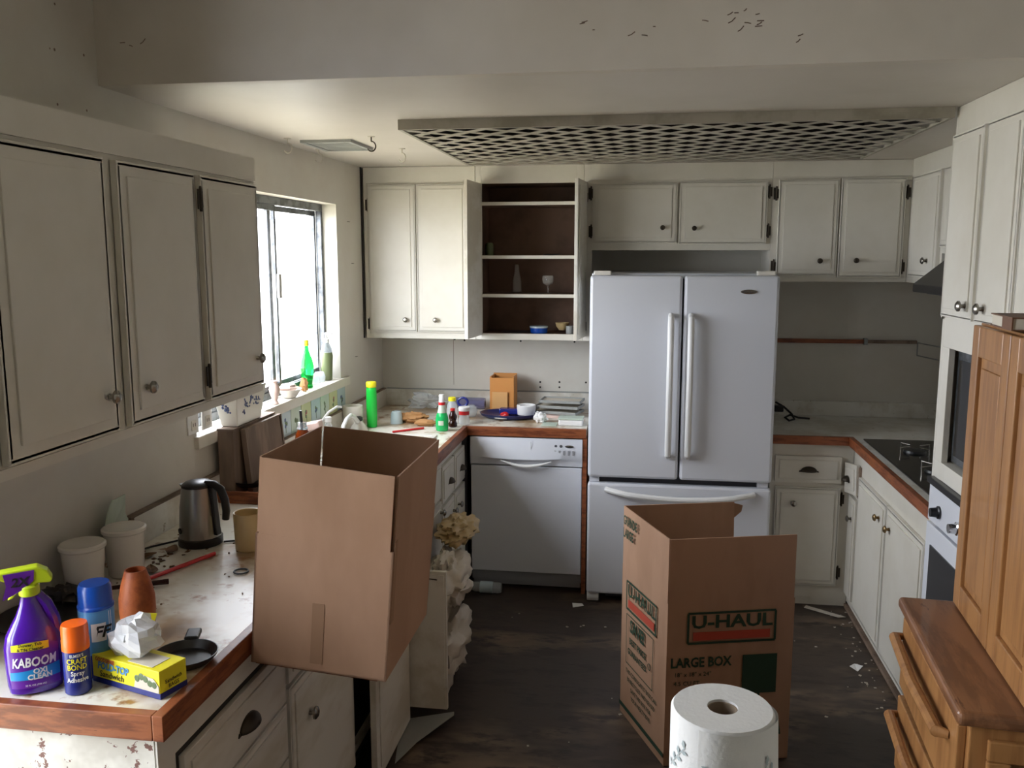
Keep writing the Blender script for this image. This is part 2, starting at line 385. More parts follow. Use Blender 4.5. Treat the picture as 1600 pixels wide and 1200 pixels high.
# staples and nails left in the walls
def staple(x, y, z, face):
    mb = MB(); X = fX(face, XL if face == 'L' else YB, y if face == 'L' else x, z)
    mb.tube([(-.012, 0, 0), (-.012, 0, .006), (.012, 0, .006), (.012, 0, 0)], .0012, 5, X=X)
    return mb.build('staple', 'bronze', wall_left)
staple(0, 4.60, 1.76, 'L'); staple(0, 4.62, 1.25, 'L'); staple(0, 4.55, 1.98, 'L')
wb = bpy.data.objects['wall_back']
for (x, z) in ((-.602, 1.057), (-.602, 1.026), (-.487, 1.059), (-.487, 1.028), (-1.06, 1.30), (-1.12, 1.305), (-.72, 1.30), (-.40, 1.30), (-.33, 1.06)):
    MB().lathe([(.006, 0), (.005, .002)], 8, fX('B', YB, x, z)).build('screw_hole', 'dark_void', wb)
MB().box(-1.129, -1.127, YB - .0012, YB, 1.03, 1.34).build('panel_seam', 'grey_wood', wb)

# ceiling lattice over the old light-well, lath by lath
lt = thing('lattice_panel', 'large painted lattice light cover of crossing diagonal laths on the low ceiling', 'lattice', ((LX0 + LX1) / 2, (LY0 + LY1) / 2, ZC))
fr = MB(); zt, zb = ZC, ZC - .036
A = (LX0 - .018, LX1 + .004, LY0 - .018, LY1 + .02)
fr.box(A[0], A[1], A[2], A[2] + .014, zb, zt).box(A[0], A[1], A[3] - .014, A[3], zb, zt).box(A[0], A[0] + .014, A[2] + .014, A[3] - .014, zb, zt).box(A[1] - .014, A[1], A[2] + .014, A[3] - .014, zb, zt)
fr.build('frame', 'lath_paint', lt)
x0, x1, y0, y1 = A[0] + .014, A[1] - .014, A[2] + .014, A[3] - .014
hw = .0172
def clipline(c, sgn):
    # line: x*1 - sgn*y = c ; returns end points inside the rectangle
    P = []
    for y in (y0, y1):
        x = c + sgn * y
        if x0 <= x <= x1: P.append((x, y))
    for x in (x0, x1):
        y = (x - c) / sgn
        if y0 < y < y1: P.append((x, y))
    return P
for sgn, zz in ((1, ZC - .0335), (-1, ZC - .0348)):
    c = x0 - sgn * (y1 if sgn > 0 else y0) + .02
    cend = x1 - sgn * (y0 if sgn > 0 else y1)
    while c < cend:
        P = clipline(c, sgn)
        if len(P) >= 2:
            (ax, ay), (bx, by) = P[0], P[-1]
            d = Vector((bx - ax, by - ay)); L = d.length
            if L > .05:
                d.normalize(); n = Vector((-d.y, d.x)) * hw; e = d * (hw * .9)
                pts = [(ax + n.x + e.x, ay + n.y + e.y), (ax - n.x + e.x, ay - n.y + e.y), (bx - n.x - e.x, by - n.y - e.y), (bx + n.x - e.x, by + n.y - e.y)]
                MB().prism(pts, zz, zz + .0012).build('lath', 'lath_paint', lt)
        c += .147
# peeling paint flecks on the beam and the wall above the cabinets
random.seed(21)
tb1 = bpy.data.objects['trim_1']; q = MB()
for (x, z, n_) in ((-.15, 2.397, 3), (-.03, 2.386, 3), (.27, 2.408, 4), (.17, 2.402, 4), (.27, 2.385, 3), (.4, 2.35, 2), (-1.45, 2.39, 3)):
    for k in range(n_):
        a, b_ = x + random.uniform(-.05, .05), z + random.uniform(-.018, .018); l_ = random.uniform(.006, .018); t_ = random.uniform(-.5, .9)
        q.tube([(a, YBEAM - .0005, b_), (a + l_ * .5, YBEAM - .001, b_ + l_ * t_ * .3), (a + l_, YBEAM - .0005, b_ + l_ * t_)], .0013, 4)
tag(q.build('peeling_paint', 'grey_wood', tb1), kind='stuff')
q = MB()
for k in range(16):
    a, b_ = random.uniform(1.7, 2.38), random.uniform(2.2, 2.5); q.lathe([(random.uniform(.002, .005), 0), (.001, .001)], 6, fX('L', XL, a, b_))
tag(q.build('peeling_paint', 'grey_wood', wall_left), kind='stuff')
# ceiling vent and hooks
vt = thing('ceiling_vent', 'flat square metal vent on the ceiling between the hooks', 'vent', (-1.345, 3.78, ZC))
vf = MB(); a, b, c_, d_ = -1.455, -1.232, 3.63, 3.94
vf.box(a, b, c_, c_ + .018, ZC - .012, ZC).box(a, b, d_ - .018, d_, ZC - .012, ZC).box(a, a + .018, c_ + .018, d_ - .018, ZC - .012, ZC).box(b - .018, b, c_ + .018, d_ - .018, ZC - .012, ZC)
vf.build('frame', 'rack_grey', vt); MB().box(a + .018, b - .018, c_ + .018, d_ - .018, ZC - .004, ZC).build('plate', 'white_plastic', vt)
for k in range(9): MB().box(a + .02, b - .02, c_ + .036 + k * .028, c_ + .044 + k * .028, ZC - .009, ZC - .004).build('slat', 'rack_grey', vt)
for i, (x, y, l) in enumerate(((-1.483, 3.565, 'white ceiling hook nearest the upper wall cabinets, left of the vent'), (-1.491, 3.942, 'white ceiling hook at the far left corner of the vent'), (-1.12, 3.56, 'dark-tipped ceiling hook right of the vent near its front'), (-1.107, 3.976, 'lone white ceiling hook closest to the lattice panel'))):
    h = thing('ceiling_hook', l, 'hook', (x, y, ZC), random.uniform(-.6, .6), 'hooks in the kitchen ceiling')
    MB().lathe([(.014, -.003), (.016, 0)], 14).build('base', 'hook_white', h, world=False)
    pts = [(0, 0, 0), (0, 0, -.02)] + [(.018 * math.sin(t_), 0, -.04 + .02 * math.cos(t_)) for t_ in [x_ * .35 for x_ in range(0, 13)]]
    MB().tube(pts, .003, 6).build('shank', 'hook_white' if i != 2 else 'bronze', h, world=False, smooth=True)

# ================================================================ UPPER CABINETS
# --- left wall
XF = -1.24
c1 = thing('wall_cabinet', 'long white wall cabinet left of the sink window with three doors in view', 'cabinet', (-1.40, 1.9, 1.36))
MB().box(XL + .001, XF - .003, 1.465, 2.70, 1.36, 2.107).build('body', 'cabinet_paint', c1)
MB().box(XF - .003, XF + .001, 1.465, 2.70, 1.36, 1.383).build('bottom_rail', 'cabinet_paint', c1)
MB().box(XF - .003, XF + .004, 1.465, 2.70, 2.035, 2.107).build('fascia', 'cabinet_paint', c1)
for (a, b, kn) in ((1.505, 1.875, 1.845 - .0), (1.925, 2.285, 2.00), (2.318, 2.675, 2.63)):
    d = door(c1, 'L', XF, a, b, 1.39, 2.022, inset=.035)
    knob(d, 'L', XF + .02, kn - .012, 1.478)
for z in (1.955, 1.463): hinge(c1, 'L', XF + .021, 2.302, z, h=.055)
# --- back wall, left pair of doors
YF = 4.78
c2 = thing('wall_cabinet', 'white two-door wall cabinet beside the sink window corner, doors shut', 'cabinet', (-1.24, 4.95, 1.34))
MB().box(-1.555, -.925, YF, YB - .001, 1.34, ZC - .001).build('body', 'cabinet_paint', c2)
MB().box(-1.555, -.925, YF - .004, YF, 2.20, ZC - .002).box(-1.555, -1.535, YF - .004, YF, 1.34, 2.2).box(-1.535, -.925, YF - .004, YF, 1.34, 1.365).build('fascia', 'cabinet_paint', c2)
d = door(c2, 'B', YF, -1.530, -1.258, 1.378, 2.19); knob(d, 'B', YF - .02, -1.318, 1.447, r=.014)
d = door(c2, 'B', YF, -1.252, -.965, 1.378, 2.19); knob(d, 'B', YF - .02, -1.146, 1.447, r=.014)
for z in (2.08, 1.42): hinge(c2, 'B', YF - .001, -1.533, z); 
hinge(c2, 'B', YF - .019, -.962, 1.43)
# --- back wall, open shelves with both doors swung out
c3 = thing('open_cabinet', 'tall wall cabinet standing open with brown interior and four shelves', 'cabinet', (-.62, 4.95, 1.34))
b = MB(); zb_, zt_ = 1.34, ZC - .001
b.box(-.924, -.889, YF, YF + .02, zb_, zt_).box(-.370, -.331, YF, YF + .02, zb_, zt_).box(-.889, -.370, YF, YF + .02, 2.19, zt_).box(-.889, -.370, YF, YF + .02, zb_, 1.374)
b.build('face_frame', 'cabinet_paint', c3, bevel=.001)
b = MB(); b.box(-.924, -.905, YF + .02, YB - .001, zb_, zt_).box(-.350, -.331, YF + .02, YB - .001, zb_, zt_).box(-.905, -.350, YB - .015, YB - .001, zb_, zt_).box(-.905, -.350, YF + .02, YB - .015, zb_, zb_ + .028).box(-.905, -.350, YF + .02, YB - .015, 2.19, 2.205)
b.build('interior', 'cabinet_inside', c3)
for z in (2.074, 1.786, 1.575):
    b = MB().box(-.905, -.350, YF + .008, YB - .016, z, z + .016, 0); b.box(-.888, -.371, YF + .001, YF + .008, z - .001, z + .017, 1)
    b.build('shelf', ['cabinet_inside', 'cabinet_paint'], c3)
def swung(hx, hy, ang, w_, z0, z1, parent, sgn):
    mb = MB(); X = T(hx, hy, 0) @ Rd(ang, 'Z')
    mb.box(0, sgn * w_, -.018, 0, z0, z1, 0, X); mb.box(sgn * .03, sgn * (w_ - .03), -.0235, -.018, z0 + .03, z1 - .03, 0, X)
    return mb.build('door', 'worn_paint', parent, bevel=.002)
swung(-.890, YF - .003, -95, .27, 1.365, 2.19, c3, 1)
swung(-.330, YF - .003, 84, .27, 1.365, 2.19, c3, -1)
hinge(c3, 'B', YF - .001, -.322, 1.42); hinge(c3, 'B', YF - .001, -.322, 2.11)
# --- over the fridge
c4 = thing('wall_cabinet', 'low white two-door cabinet above the fridge', 'cabinet', (.16, 4.95, 1.83))
MB().box(-.329, .645, YF, YB - .001, 1.83, ZC - .001).build('body', 'cabinet_paint', c4)
MB().box(-.329, .645, YF - .004, YF, 2.20, ZC - .002).build('fascia', 'cabinet_paint', c4)
MB().box(-.329, -.285, YF, YF + .02, 1.34, 1.83).build('side_stile', 'cabinet_paint', c4)
d = door(c4, 'B', YF, -.282, .162, 1.868, 2.18); knob(d, 'B', YF - .023, .088, 1.948, 'bronze', r=.013)
d = door(c4, 'B', YF, .174, .622, 1.862, 2.186); knob(d, 'B', YF - .023, .252, 1.944, 'bronze', r=.013)
for (u, z) in ((-.292, 2.13), (-.29, 1.93), (.632, 2.13), (.632, 1.93)): hinge(c4, 'B', YF - .003, u, z)
# --- right of the fridge
c5 = thing('wall_cabinet', 'shadowed white two-door wall cabinet in the back right corner', 'cabinet', (1.0, 4.95, 1.667))
MB().box(.646, 1.33, YF, YB - .001, 1.667, ZC - .001).build('body', 'cabinet_paint', c5)
MB().box(.646, 1.33, YF - .004, YF, 2.205, ZC - .002).build('fascia', 'cabinet_paint', c5)
d = door(c5, 'B', YF, .678, .978, 1.70, 2.19); knob(d, 'B', YF - .023, .893, 1.775, 'bronze', r=.014)
d = door(c5, 'B', YF, .986, 1.300, 1.69, 2.195); knob(d, 'B', YF - .023, 1.072, 1.777, 'bronze', r=.014)
for (u, z) in ((.666, 2.12), (.666, 1.745), (1.312, 2.12), (1.305, 1.745)): hinge(c5, 'B', YF - .003, u, z)
c6 = thing('wall_cabinet', 'white wall cabinet above the dark range hood on the right wall', 'cabinet', (1.5, 4.0, 1.81))
MB().box(1.331, XR - .001, 4.25, YB - .001, 1.667, ZC - .001).box(1.331, XR - .001, 3.175, 4.25, 1.812, ZC - .001).build('body', 'cabinet_paint', c6)
d = door(c6, 'R', 1.331, 4.28, 4.70, 1.70, 2.19); knob(d, 'R', 1.331 - .023, 4.385, 1.778)
door(c6, 'R', 1.331, 3.72, 4.24, 1.84, 2.19); door(c6, 'R', 1.331, 3.2, 3.71, 1.84, 2.19)
hd = thing('range_hood', 'dark sloping range hood on the right wall above the cooktop', 'range hood', (1.45, 3.75, 1.64))
pr_ = [(1.20, 1.64), (1.20, 1.675), (1.36, 1.81), (XR - .001, 1.81), (XR - .001, 1.64)]
X = Matrix(((1, 0, 0, 0), (0, 0, 1, 0), (0, 1, 0, 0), (0, 0, 0, 1)))
hb = MB(); hb.prism(pr_, 3.26, 4.20, 0, X); ho = hb.build('canopy', 'hood_metal', hd, bevel=.003)
MB().box(1.24, 1.62, 3.35, 4.12, 1.634, 1.640).build('grease_filter', 'gasket', hd)
# book of shelves hardware on the dark wall
rl = thing('wall_rail', 'thin brown wooden rail fixed across the dark wall behind the cooktop', 'rail', (1.1, 5.1, 1.32))
MB().box(.66, 1.22, YB - .02, YB - .001, 1.315, 1.338).build('rail', 'trim_wood', rl); MB().box(1.24, 1.50, YB - .02, YB - .001, 1.318, 1.335).build('rail', 'grey_wood', rl)
MB().box(1.218, 1.236, YB - .035, YB - .001, 1.31, 1.345).build('bracket', 'rack_grey', rl)
wr = thing('wire_rack', 'small pale wire rack hanging on the right wall behind the cooktop', 'rack', (1.62, 4.7, 1.28))
q = MB()
for z in (1.255, 1.325): q.tube([(1.50, YB - .03, z + .0), (1.60, 4.6, z - .0), (1.60, 4.2, z)], .0035, 6); q.tube([(XR - .01, 4.6, z), (XR - .01, 4.2, z)], .0035, 6)
for (x, y) in ((1.50, YB - .03), (1.55, 4.85), (1.60, 4.6), (1.60, 4.4), (1.60, 4.2)): q.tube([(x, y, 1.255), (x, y, 1.325)], .0035, 6)
for y in (4.6, 4.4, 4.2): q.tube([(1.60, y, 1.255), (XR - .001, y, 1.255)], .003, 6)
q.build('wire', 'rack_grey', wr)

# ================================================================ COUNTERS
ZT = .90
ct = thing('countertop', 'long white speckled countertop with brown wooden edge running under the sink window', 'countertop', (-1.25, 3.0, .86))
sx0, sx1, sy0, sy1 = -1.42, -1.04, 3.62, 4.20
m_ = MB()
m_.box(XL + .001, -.945, 1.512, sy0, .86, ZT).box(XL + .001, sx0, sy0, sy1, .86, ZT).box(sx1, -.945, sy0, sy1, .86, ZT).box(XL + .001, -.945, sy1, YB - .001, .86, ZT).box(-.945, -.285, 4.515, YB - .001, .86, ZT)
m_.build('worktop', 'laminate', ct)
e = MB(); e.box(-.945, -.921, 1.488, 4.515, .846, ZT + .001); e.build('wood_edge', 'trim_wood', ct, bevel=.002)
MB().box(XL + .001, -.945, 1.488, 1.512, .846, ZT + .001).build('wood_edge', 'trim_wood', ct, bevel=.002)
MB().box(-.921, -.285, 4.493, 4.515, .852, ZT + .001).build('wood_edge', 'trim_wood', ct, bevel=.002)
b = MB(); b.box(XL + .001, XL + .026, 2.405, YB - .026, ZT, 1.000); b.box(XL + .001, -.285, YB - .026, YB - .001, ZT, 1.000); b.build('backsplash', 'laminate_clean', ct, bevel=.002)
b = MB(); b.box(XL + .001, XL + .028, 2.39, 2.405, ZT, 1.004).box(XL + .001, XL + .028, 2.405, YB - .026, 1.0, 1.004); b.build('backsplash_trim', 'grey_wood', ct)
MB().box(XL + .029, -.285, YB - .028, YB - .001, 1.0, 1.004).build('backsplash_trim', 'rack_grey', ct)
sk = thing('sink', 'white enamel kitchen sink set in the countertop under the window', 'sink', (-1.22, 3.9, .75))
b = MB(); r_ = .022
b.box(sx0 - r_, sx1 + r_, sy0 - r_, sy0, ZT, ZT + .007).box(sx0 - r_, sx1 + r_, sy1, sy1 + r_, ZT, ZT + .007).box(sx0 - r_, sx0, sy0, sy1, ZT, ZT + .007).box(sx1, sx1 + r_, sy0, sy1, ZT, ZT + .007)
b.build('rim', 'white_ceramic', sk, bevel=.002)
b = MB(); b.box(sx0, sx0 + .005, sy0, sy1, .74, ZT).box(sx1 - .005, sx1, sy0, sy1, .74, ZT).box(sx0, sx1, sy0, sy0 + .005, .74, ZT).box(sx0, sx1, sy1 - .005, sy1, .74, ZT).box(sx0, sx1, sy0, sy1, .735, .74)
b.build('bowl', 'white_ceramic', sk)
cr = thing('countertop', 'shadowed countertop with brown wooden edge around the cooktop on the right', 'countertop', (1.3, 4.2, .86))
m_ = MB(); m_.box(.655, XR - .001, 4.515, YB - .001, .86, ZT); m_.box(1.055, XR - .001, 3.175, 4.515, .86, ZT); m_.build('worktop', 'laminate_clean', cr)
MB().box(.655, 1.031, 4.493, 4.515, .857, ZT + .001).build('wood_edge', 'trim_wood', cr, bevel=.002)
MB().box(1.031, 1.055, 3.175, 4.515, .857, ZT + .001).build('wood_edge', 'trim_wood', cr, bevel=.002)
MB().box(.655, XR - .001, YB - .02, YB - .001, ZT, .985).box(XR - .02, XR - .001, 3.175, YB - .02, ZT, .985).build('backsplash', 'laminate_clean', cr, bevel=.003)
ck = thing('cooktop', 'black glass cooktop with chrome burner grates let into the right counter', 'cooktop', (1.35, 3.9, ZT))
MB().box(1.085, 1.62, 3.30, 4.44, ZT + .0005, ZT + .008).build('glass_top', 'black_glass', ck, bevel=.002)
for (x, y) in ((1.245, 4.16), (1.47, 3.72), (1.225, 3.78), (1.48, 4.14)):
    bu = MB().lathe([(.05, ZT + .008), (.048, ZT + .018), (.02, ZT + .022)], 18, T(x, y, 0)).build('burner', 'black_plastic', ck, smooth=True)
    for k in range(4):
        g = MB()
        a = k * PI / 2 + .5; ca_, sa_ = math.cos(a), math.sin(a)
        g.tube([(x + .085 * ca_, y + .085 * sa_, ZT + .008), (x + .085 * ca_, y + .085 * sa_, ZT + .036), (x + .03 * ca_, y + .03 * sa_, ZT + .036)], .0028, 6)
        g.build('prong', 'nickel', bu)

# ================================================================ BASE CABINETS, LEFT
XB = -.952
b1 = thing('base_cabinet', 'worn white drawer cabinet with dark cup pulls at the near end of the left counter', 'cabinet', (-1.25, 1.8, 0))
MB().box(XL + .001, XB, 1.522, 2.118, .07, .859).build('body', 'chipped_paint', b1)
MB().box(XL + .001, XB - .003, 1.506, 1.522, 0, .846).build('end_panel', 'chipped_paint', b1)
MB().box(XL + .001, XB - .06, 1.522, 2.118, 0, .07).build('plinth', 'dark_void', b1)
MB().box(XB, XB + .004, 1.506, 2.118, .772, .846).box(XB, XB + .004, 1.506, 1.570, .07, .772).build('face_frame', 'worn_paint', b1)
for (z0, z1) in ((.605, .758), (.445, .598), (.27, .438), (.09, .263)):
    d = door(b1, 'L', XB, 1.583, 2.106, z0, z1, 'worn_paint', 'drawer', inset=.024, th=.016)
    cup_pull(d, 'L', XB + .021, 1.868, (z0 + z1) / 2 - .004, .048, .032)
MB().box(XB, XB + .003, 1.57, 2.112, .758, .772).box(XB, XB + .003, 1.570, 1.583, .08, .76).build('gap_shadow', 'dark_void', b1)
b2 = thing('base_cabinet', 'white base cabinet with one knobbed door under the pulled-out board', 'cabinet', (-1.25, 2.38, 0))
MB().box(XL + .001, XB, 2.119, 2.645, .07, .859).build('body', 'worn_paint', b2)
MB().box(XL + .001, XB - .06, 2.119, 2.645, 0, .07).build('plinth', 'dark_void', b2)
d = door(b2, 'L', XB, 2.122, 2.638, .09, .632, 'worn_paint', inset=.03); knob(d, 'L', XB + .02, 2.245, .497, 'nickel', .019)
d = door(b2, 'L', XB, 2.122, 2.638, .645, .79, 'worn_paint', 'drawer', inset=.024)
MB().box(XB, XB + .003, 2.108, 2.122, .08, .80).build('gap_shadow', 'dark_void', b2)
# open bay with its door standing off
b3 = thing('base_cabinet', 'open dark bay of the left base cabinets with its white door standing off', 'cabinet', (-1.25, 2.87, 0))
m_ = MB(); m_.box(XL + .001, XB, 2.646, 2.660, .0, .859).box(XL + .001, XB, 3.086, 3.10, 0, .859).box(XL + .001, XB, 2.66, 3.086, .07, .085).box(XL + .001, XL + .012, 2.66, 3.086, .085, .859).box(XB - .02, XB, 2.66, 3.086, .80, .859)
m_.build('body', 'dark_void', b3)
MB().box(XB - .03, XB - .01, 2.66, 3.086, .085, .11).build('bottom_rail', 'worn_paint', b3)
pnl = MB(); pnl.box(-.888, -.866, 2.665, 3.088, .012, .735).box(-.866, -.862, 2.70, 3.06, .05, .70); pnl.build('door', 'worn_paint', b3, bevel=.002)
MB().box(XB, -.89, 3.06, 3.085, .10, .16).box(XB, -.89, 3.06, 3.085, .6, .66).build('hinge', 'bronze', b3)
# sink base with open door
b4 = thing('base_cabinet', 'white sink base cabinet behind the cardboard box with a door hanging open', 'cabinet', (-1.25, 3.5, 0))
MB().box(XL + .001, XB, 3.101, 3.60, .0, .859).box(XL + .001, XB, 3.6, 3.955, .0, .725).build('body', 'cabinet_paint', b4)
pnl = MB(); pnl.box(-.948, -.722, 3.104, 3.122, .055, .612); pnl.box(-.94, -.73, 3.100, 3.104, .07, .60); pnl.lathe([(.0035, 0), (.003, .001)], 8, fX('B', 3.0995, -.735, .37), 0)
pnl.build('door', 'worn_paint', b4, bevel=.0015)
MB().tube([(-.79, 3.098, .585), (-.755, 3.096, .583)], .002, 6).build('scratch_wire', 'bronze', b4)
door(b4, 'L', XB, 3.56, 3.945, .66, .84, 'cabinet_paint', 'drawer'); d = door(b4, 'L', XB, 3.56, 3.945, .09, .645); knob(d, 'L', XB + .02, 3.90, .60)
b5 = thing('base_cabinet', 'white base cabinet with two cup-pull drawers beside the dishwasher corner', 'cabinet', (-1.25, 4.25, 0))
MB().box(XL + .001, XB, 3.957, 4.50, .0, .733).box(XL + .001, XB, 4.22, 4.5, .733, .859).box(XB - .03, XB, 3.957, 4.22, .733, .859).build('body', 'cabinet_paint', b5)
for (a, b_) in ((3.97, 4.225), (4.245, 4.49)):
    d = door(b5, 'L', XB, a, b_, .62, .80, 'cabinet_paint', 'drawer', inset=.02); cup_pull(d, 'L', XB + .021, (a + b_) / 2 + .02, .70, .036, .026)
    d = door(b5, 'L', XB, a, b_, .10, .60, 'cabinet_paint', inset=.025); knob(d, 'L', XB + .021, a + .05 if a > 4.1 else b_ - .05, .53)
MB().box(XL + .001, -.925, 4.505, 4.56, 0, .849).build('filler_panel', 'gasket', b5)
# pull-out cutting board
cb = thing('pull_out_board', 'brown wooden pull-out board under the counter edge holding the small open carton', 'cutting board', (XB, 2.06, .80), 0, None, math.radians(4.6))
MB().box(.006, .325, -.11, .20, -.012, .012).build('board', 'trim_wood', cb, world=False, bevel=.003)

# ================================================================ APPLIANCES
dw = thing('dishwasher', 'white dishwasher with curved handle under the back counter', 'dishwasher', (-.61, 4.8, 0))
MB().box(-.900, -.306, 4.515, 5.08, .05, .845).build('body', 'appliance_grey', dw)
dr_ = MB().box(-.900, -.306, 4.494, 4.514, .105, .692).build('door', 'appliance_white', dw, bevel=.004)
# control panel: bulging lower edge
cp = MB(); n = 24; vs = []; fs = []
for i in range(n + 1):
    u = -.902 + .598 * i / n; a = (i / n - .45) / .42; bul = .016 * max(0, 1 - a * a)
    vs += [(u, 4.492, .846), (u, 4.486 - bul * .4, .80), (u, 4.480 - bul, .745 - bul * .6), (u, 4.490, .732 - bul * .8), (u, 4.492, .70), (u, 4.514, .70), (u, 4.514, .846)]
for i in range(n):
    for j in range(7): a0 = i * 7 + j; a1 = i * 7 + (j + 1) % 7; fs.append((a0, a1, a1 + 7, a0 + 7))
fs += [tuple(range(6, -1, -1)), tuple(n * 7 + k for k in range(7))]
cp.add(vs, [tuple(reversed(f)) for f in fs]); cpo = cp.build('control_panel', 'appliance_white', dw, smooth=True, angle=50)
h = MB(); pts = [(-.735 + .27 * k / 12, 4.474 - .012 * math.sin(PI * k / 12), .726 - .026 * math.sin(PI * k / 12)) for k in range(13)]
h.tube(pts, [.003 + .007 * math.sin(PI * k / 12) for k in range(13)], 8); h.build('handle', 'white_plastic', dw, smooth=True)
v = MB()
for k in range(9): v.box(-.852 + k * .0115, -.844 + k * .0115, 4.4895, 4.4915, .810 - .0 * k, .820)
tag(v.build('vent_slots', 'black_plastic', cpo), kind='stuff')
def brand_badge(x, y, z, w_, parent):
    b = MB().lathe([(w_, 0), (w_ * .96, .003), (w_ * .6, .004)], 24, T(x, y, z) @ R(PI / 2, 'X'), 0, 1, .28)
    o = b.build('badge', 'nickel', parent, smooth=True); text('Whirlpool', w_ * .38, 'gasket', o, T(x, y - .0045, z) @ R(PI / 2, 'X')); return o
brand_badge(-.372, 4.4862, .809, .024, cpo)
for x in (-.443, -.416): MB().lathe([(.0085, 0), (.007, .003)], 12, T(x, 4.487, .809) @ R(PI / 2, 'X')).build('button', 'gasket', cpo)
for k in range(7): MB().box(-.50 + k * .024, -.489 + k * .024, 4.480, 4.483, .762, .787).build('button', 'appliance_grey', cpo, bevel=.001)
MB().box(-.5745, -.573, 4.4775, 4.4795, .745, .83).build('seam', 'appliance_grey', cpo)
MB().box(-.896, -.31, 4.53, 4.545, .02, .10).build('toe_panel', 'appliance_grey', dw)
pw = thing('wood_post', 'narrow brown wooden upright between dishwasher and fridge', 'post', (-.29, 4.6, 0))
MB().box(-.303, -.281, 4.495, 4.9, 0, .851).build('board', 'trim_wood', pw, bevel=.001)

fg = thing('fridge', 'tall white french-door fridge with two long handles and a bottom drawer', 'fridge', (.19, 4.7, 0))
MB().box(-.262, .642, 4.45, 5.06, .05, 1.715).build('body', 'appliance_white', fg, bevel=.004)
MB().box(-.24, .62, 4.43, 4.452, .06, 1.69).build('gasket', 'gasket', fg)
for (a, b_, hx, nm) in ((-.267, .186, .133, 0), (.194, .646, .230, 1)):
    d = MB().box(a, b_, 4.375, 4.428, .678, 1.705).build('door', 'appliance_white', fg, bevel=.014)
    hh = MB(); pts = [(hx, 4.372, .80), (hx, 4.345, .815), (hx, 4.335, .85), (hx, 4.331, 1.15), (hx, 4.335, 1.46), (hx, 4.345, 1.50), (hx, 4.372, 1.512)]
    hh.tube(pts, [.014, .015, .016, .016, .016, .015, .014], 10); hh.build('handle', 'white_plastic', d, smooth=True)
    if nm: brand_badge(.502, 4.373, 1.628, .040, d)
d = MB().box(-.267, .646, 4.375, 4.428, .055, .648).build('freezer_drawer', 'appliance_white', fg, bevel=.012)
hh = MB(); pts = [(-.175 + .74 * k / 14, 4.372 - .045 * min(1, math.sin(PI * k / 14) * 2.2), .618 - .030 * math.sin(PI * k / 14)) for k in range(15)]
hh.tube(pts, .015, 10); hh.build('handle', 'white_plastic', d, smooth=True)
for x in (-.24, .60): MB().box(x - .02, x + .03, 4.40, 4.46, .65, .676).build('hinge', 'appliance_white', fg)
for x in (-.21, .58): MB().box(x - .04, x + .045, 4.385, 4.44, 1.706, 1.728).build('hinge_cover', 'white_ceramic', fg, bevel=.004)
MB().box(-.17, .60, 4.44, 4.47, .02, .05).build('grille', 'gasket', fg)
for x in (-.235, .60): MB().lathe([(.028, -.03), (.03, -.02), (.03, .02), (.028, .03)], 14, T(x, 4.42, .03) @ R(PI / 2, 'Y')).build('wheel', 'white_plastic', fg, smooth=True)

# ================================================================ RIGHT BASE CABINETS
b6 = thing('base_cabinet', 'white base cabinet right of the fridge with one drawer over one door', 'cabinet', (.85, 4.8, 0))
MB().box(.660, 1.068, 4.535, YB - .001, .0, .856).build('body', 'cabinet_paint', b6)
d = door(b6, 'B', 4.535, .682, 1.008, .655, .792, name='drawer', inset=.02); cup_pull(d, 'B', 4.535 - .021, .848, .722, .042, .028)
d = door(b6, 'B', 4.535, .688, 1.008, .11, .628, inset=.028); knob(d, 'B', 4.535 - .021, .778, .548)
hinge(b6, 'B', 4.534, 1.018, .57); hinge(b6, 'B', 4.534, 1.018, .18)
XRF = 1.07
b7 = thing('base_cabinet', 'bright white base cabinets under the cooktop with a crooked drawer in the corner', 'cabinet', (1.4, 3.9, 0))
MB().box(XRF, XR - .001, 3.175, 4.534, .03, .859).box(XRF + .02, XR - .001, 3.175, 4.534, 0, .03).build('body', 'cabinet_paint', b7)
d = door(b7, 'R', XRF, 4.385, 4.525, .08, .60, inset=.02); knob(d, 'R', XRF - .021, 4.43, .50)
# crooked drawer
dd = MB(); X = T(XRF - .006, 4.45, .70) @ Rd(-7, 'X') @ Rd(9, 'Z'); dd.box(-.03, -.012, -.075, .07, -.075, .075, 0, X); dd.box(-.035, -.03, -.055, .05, -.055, .055, 0, X); dw2 = dd.build('drawer', 'cabinet_paint', b7, bevel=.002)
cup_pull(dw2, 'R', XRF - .045, 4.46, .695, .03, .026)
MB().box(XRF - .012, XRF, 4.365, 4.39, .62, .775).build('drawer_side', 'grey_wood', b7)
d = door(b7, 'R', XRF, 3.855, 4.345, .07, .735, inset=.03); knob(d, 'R', XRF - .021, 3.935, .655, 'brass')
d = door(b7, 'R', XRF, 3.33, 3.845, .07, .735, inset=.03); knob(d, 'R', XRF - .021, 3.765, .655, 'brass')
hinge(b7, 'R', XRF - .001, 4.36, .14, h=.05)
MB().box(XRF - .012, XRF + .02, 3.175, 4.53, .0, .018).build('base_strip', 'grey_wood', b7)

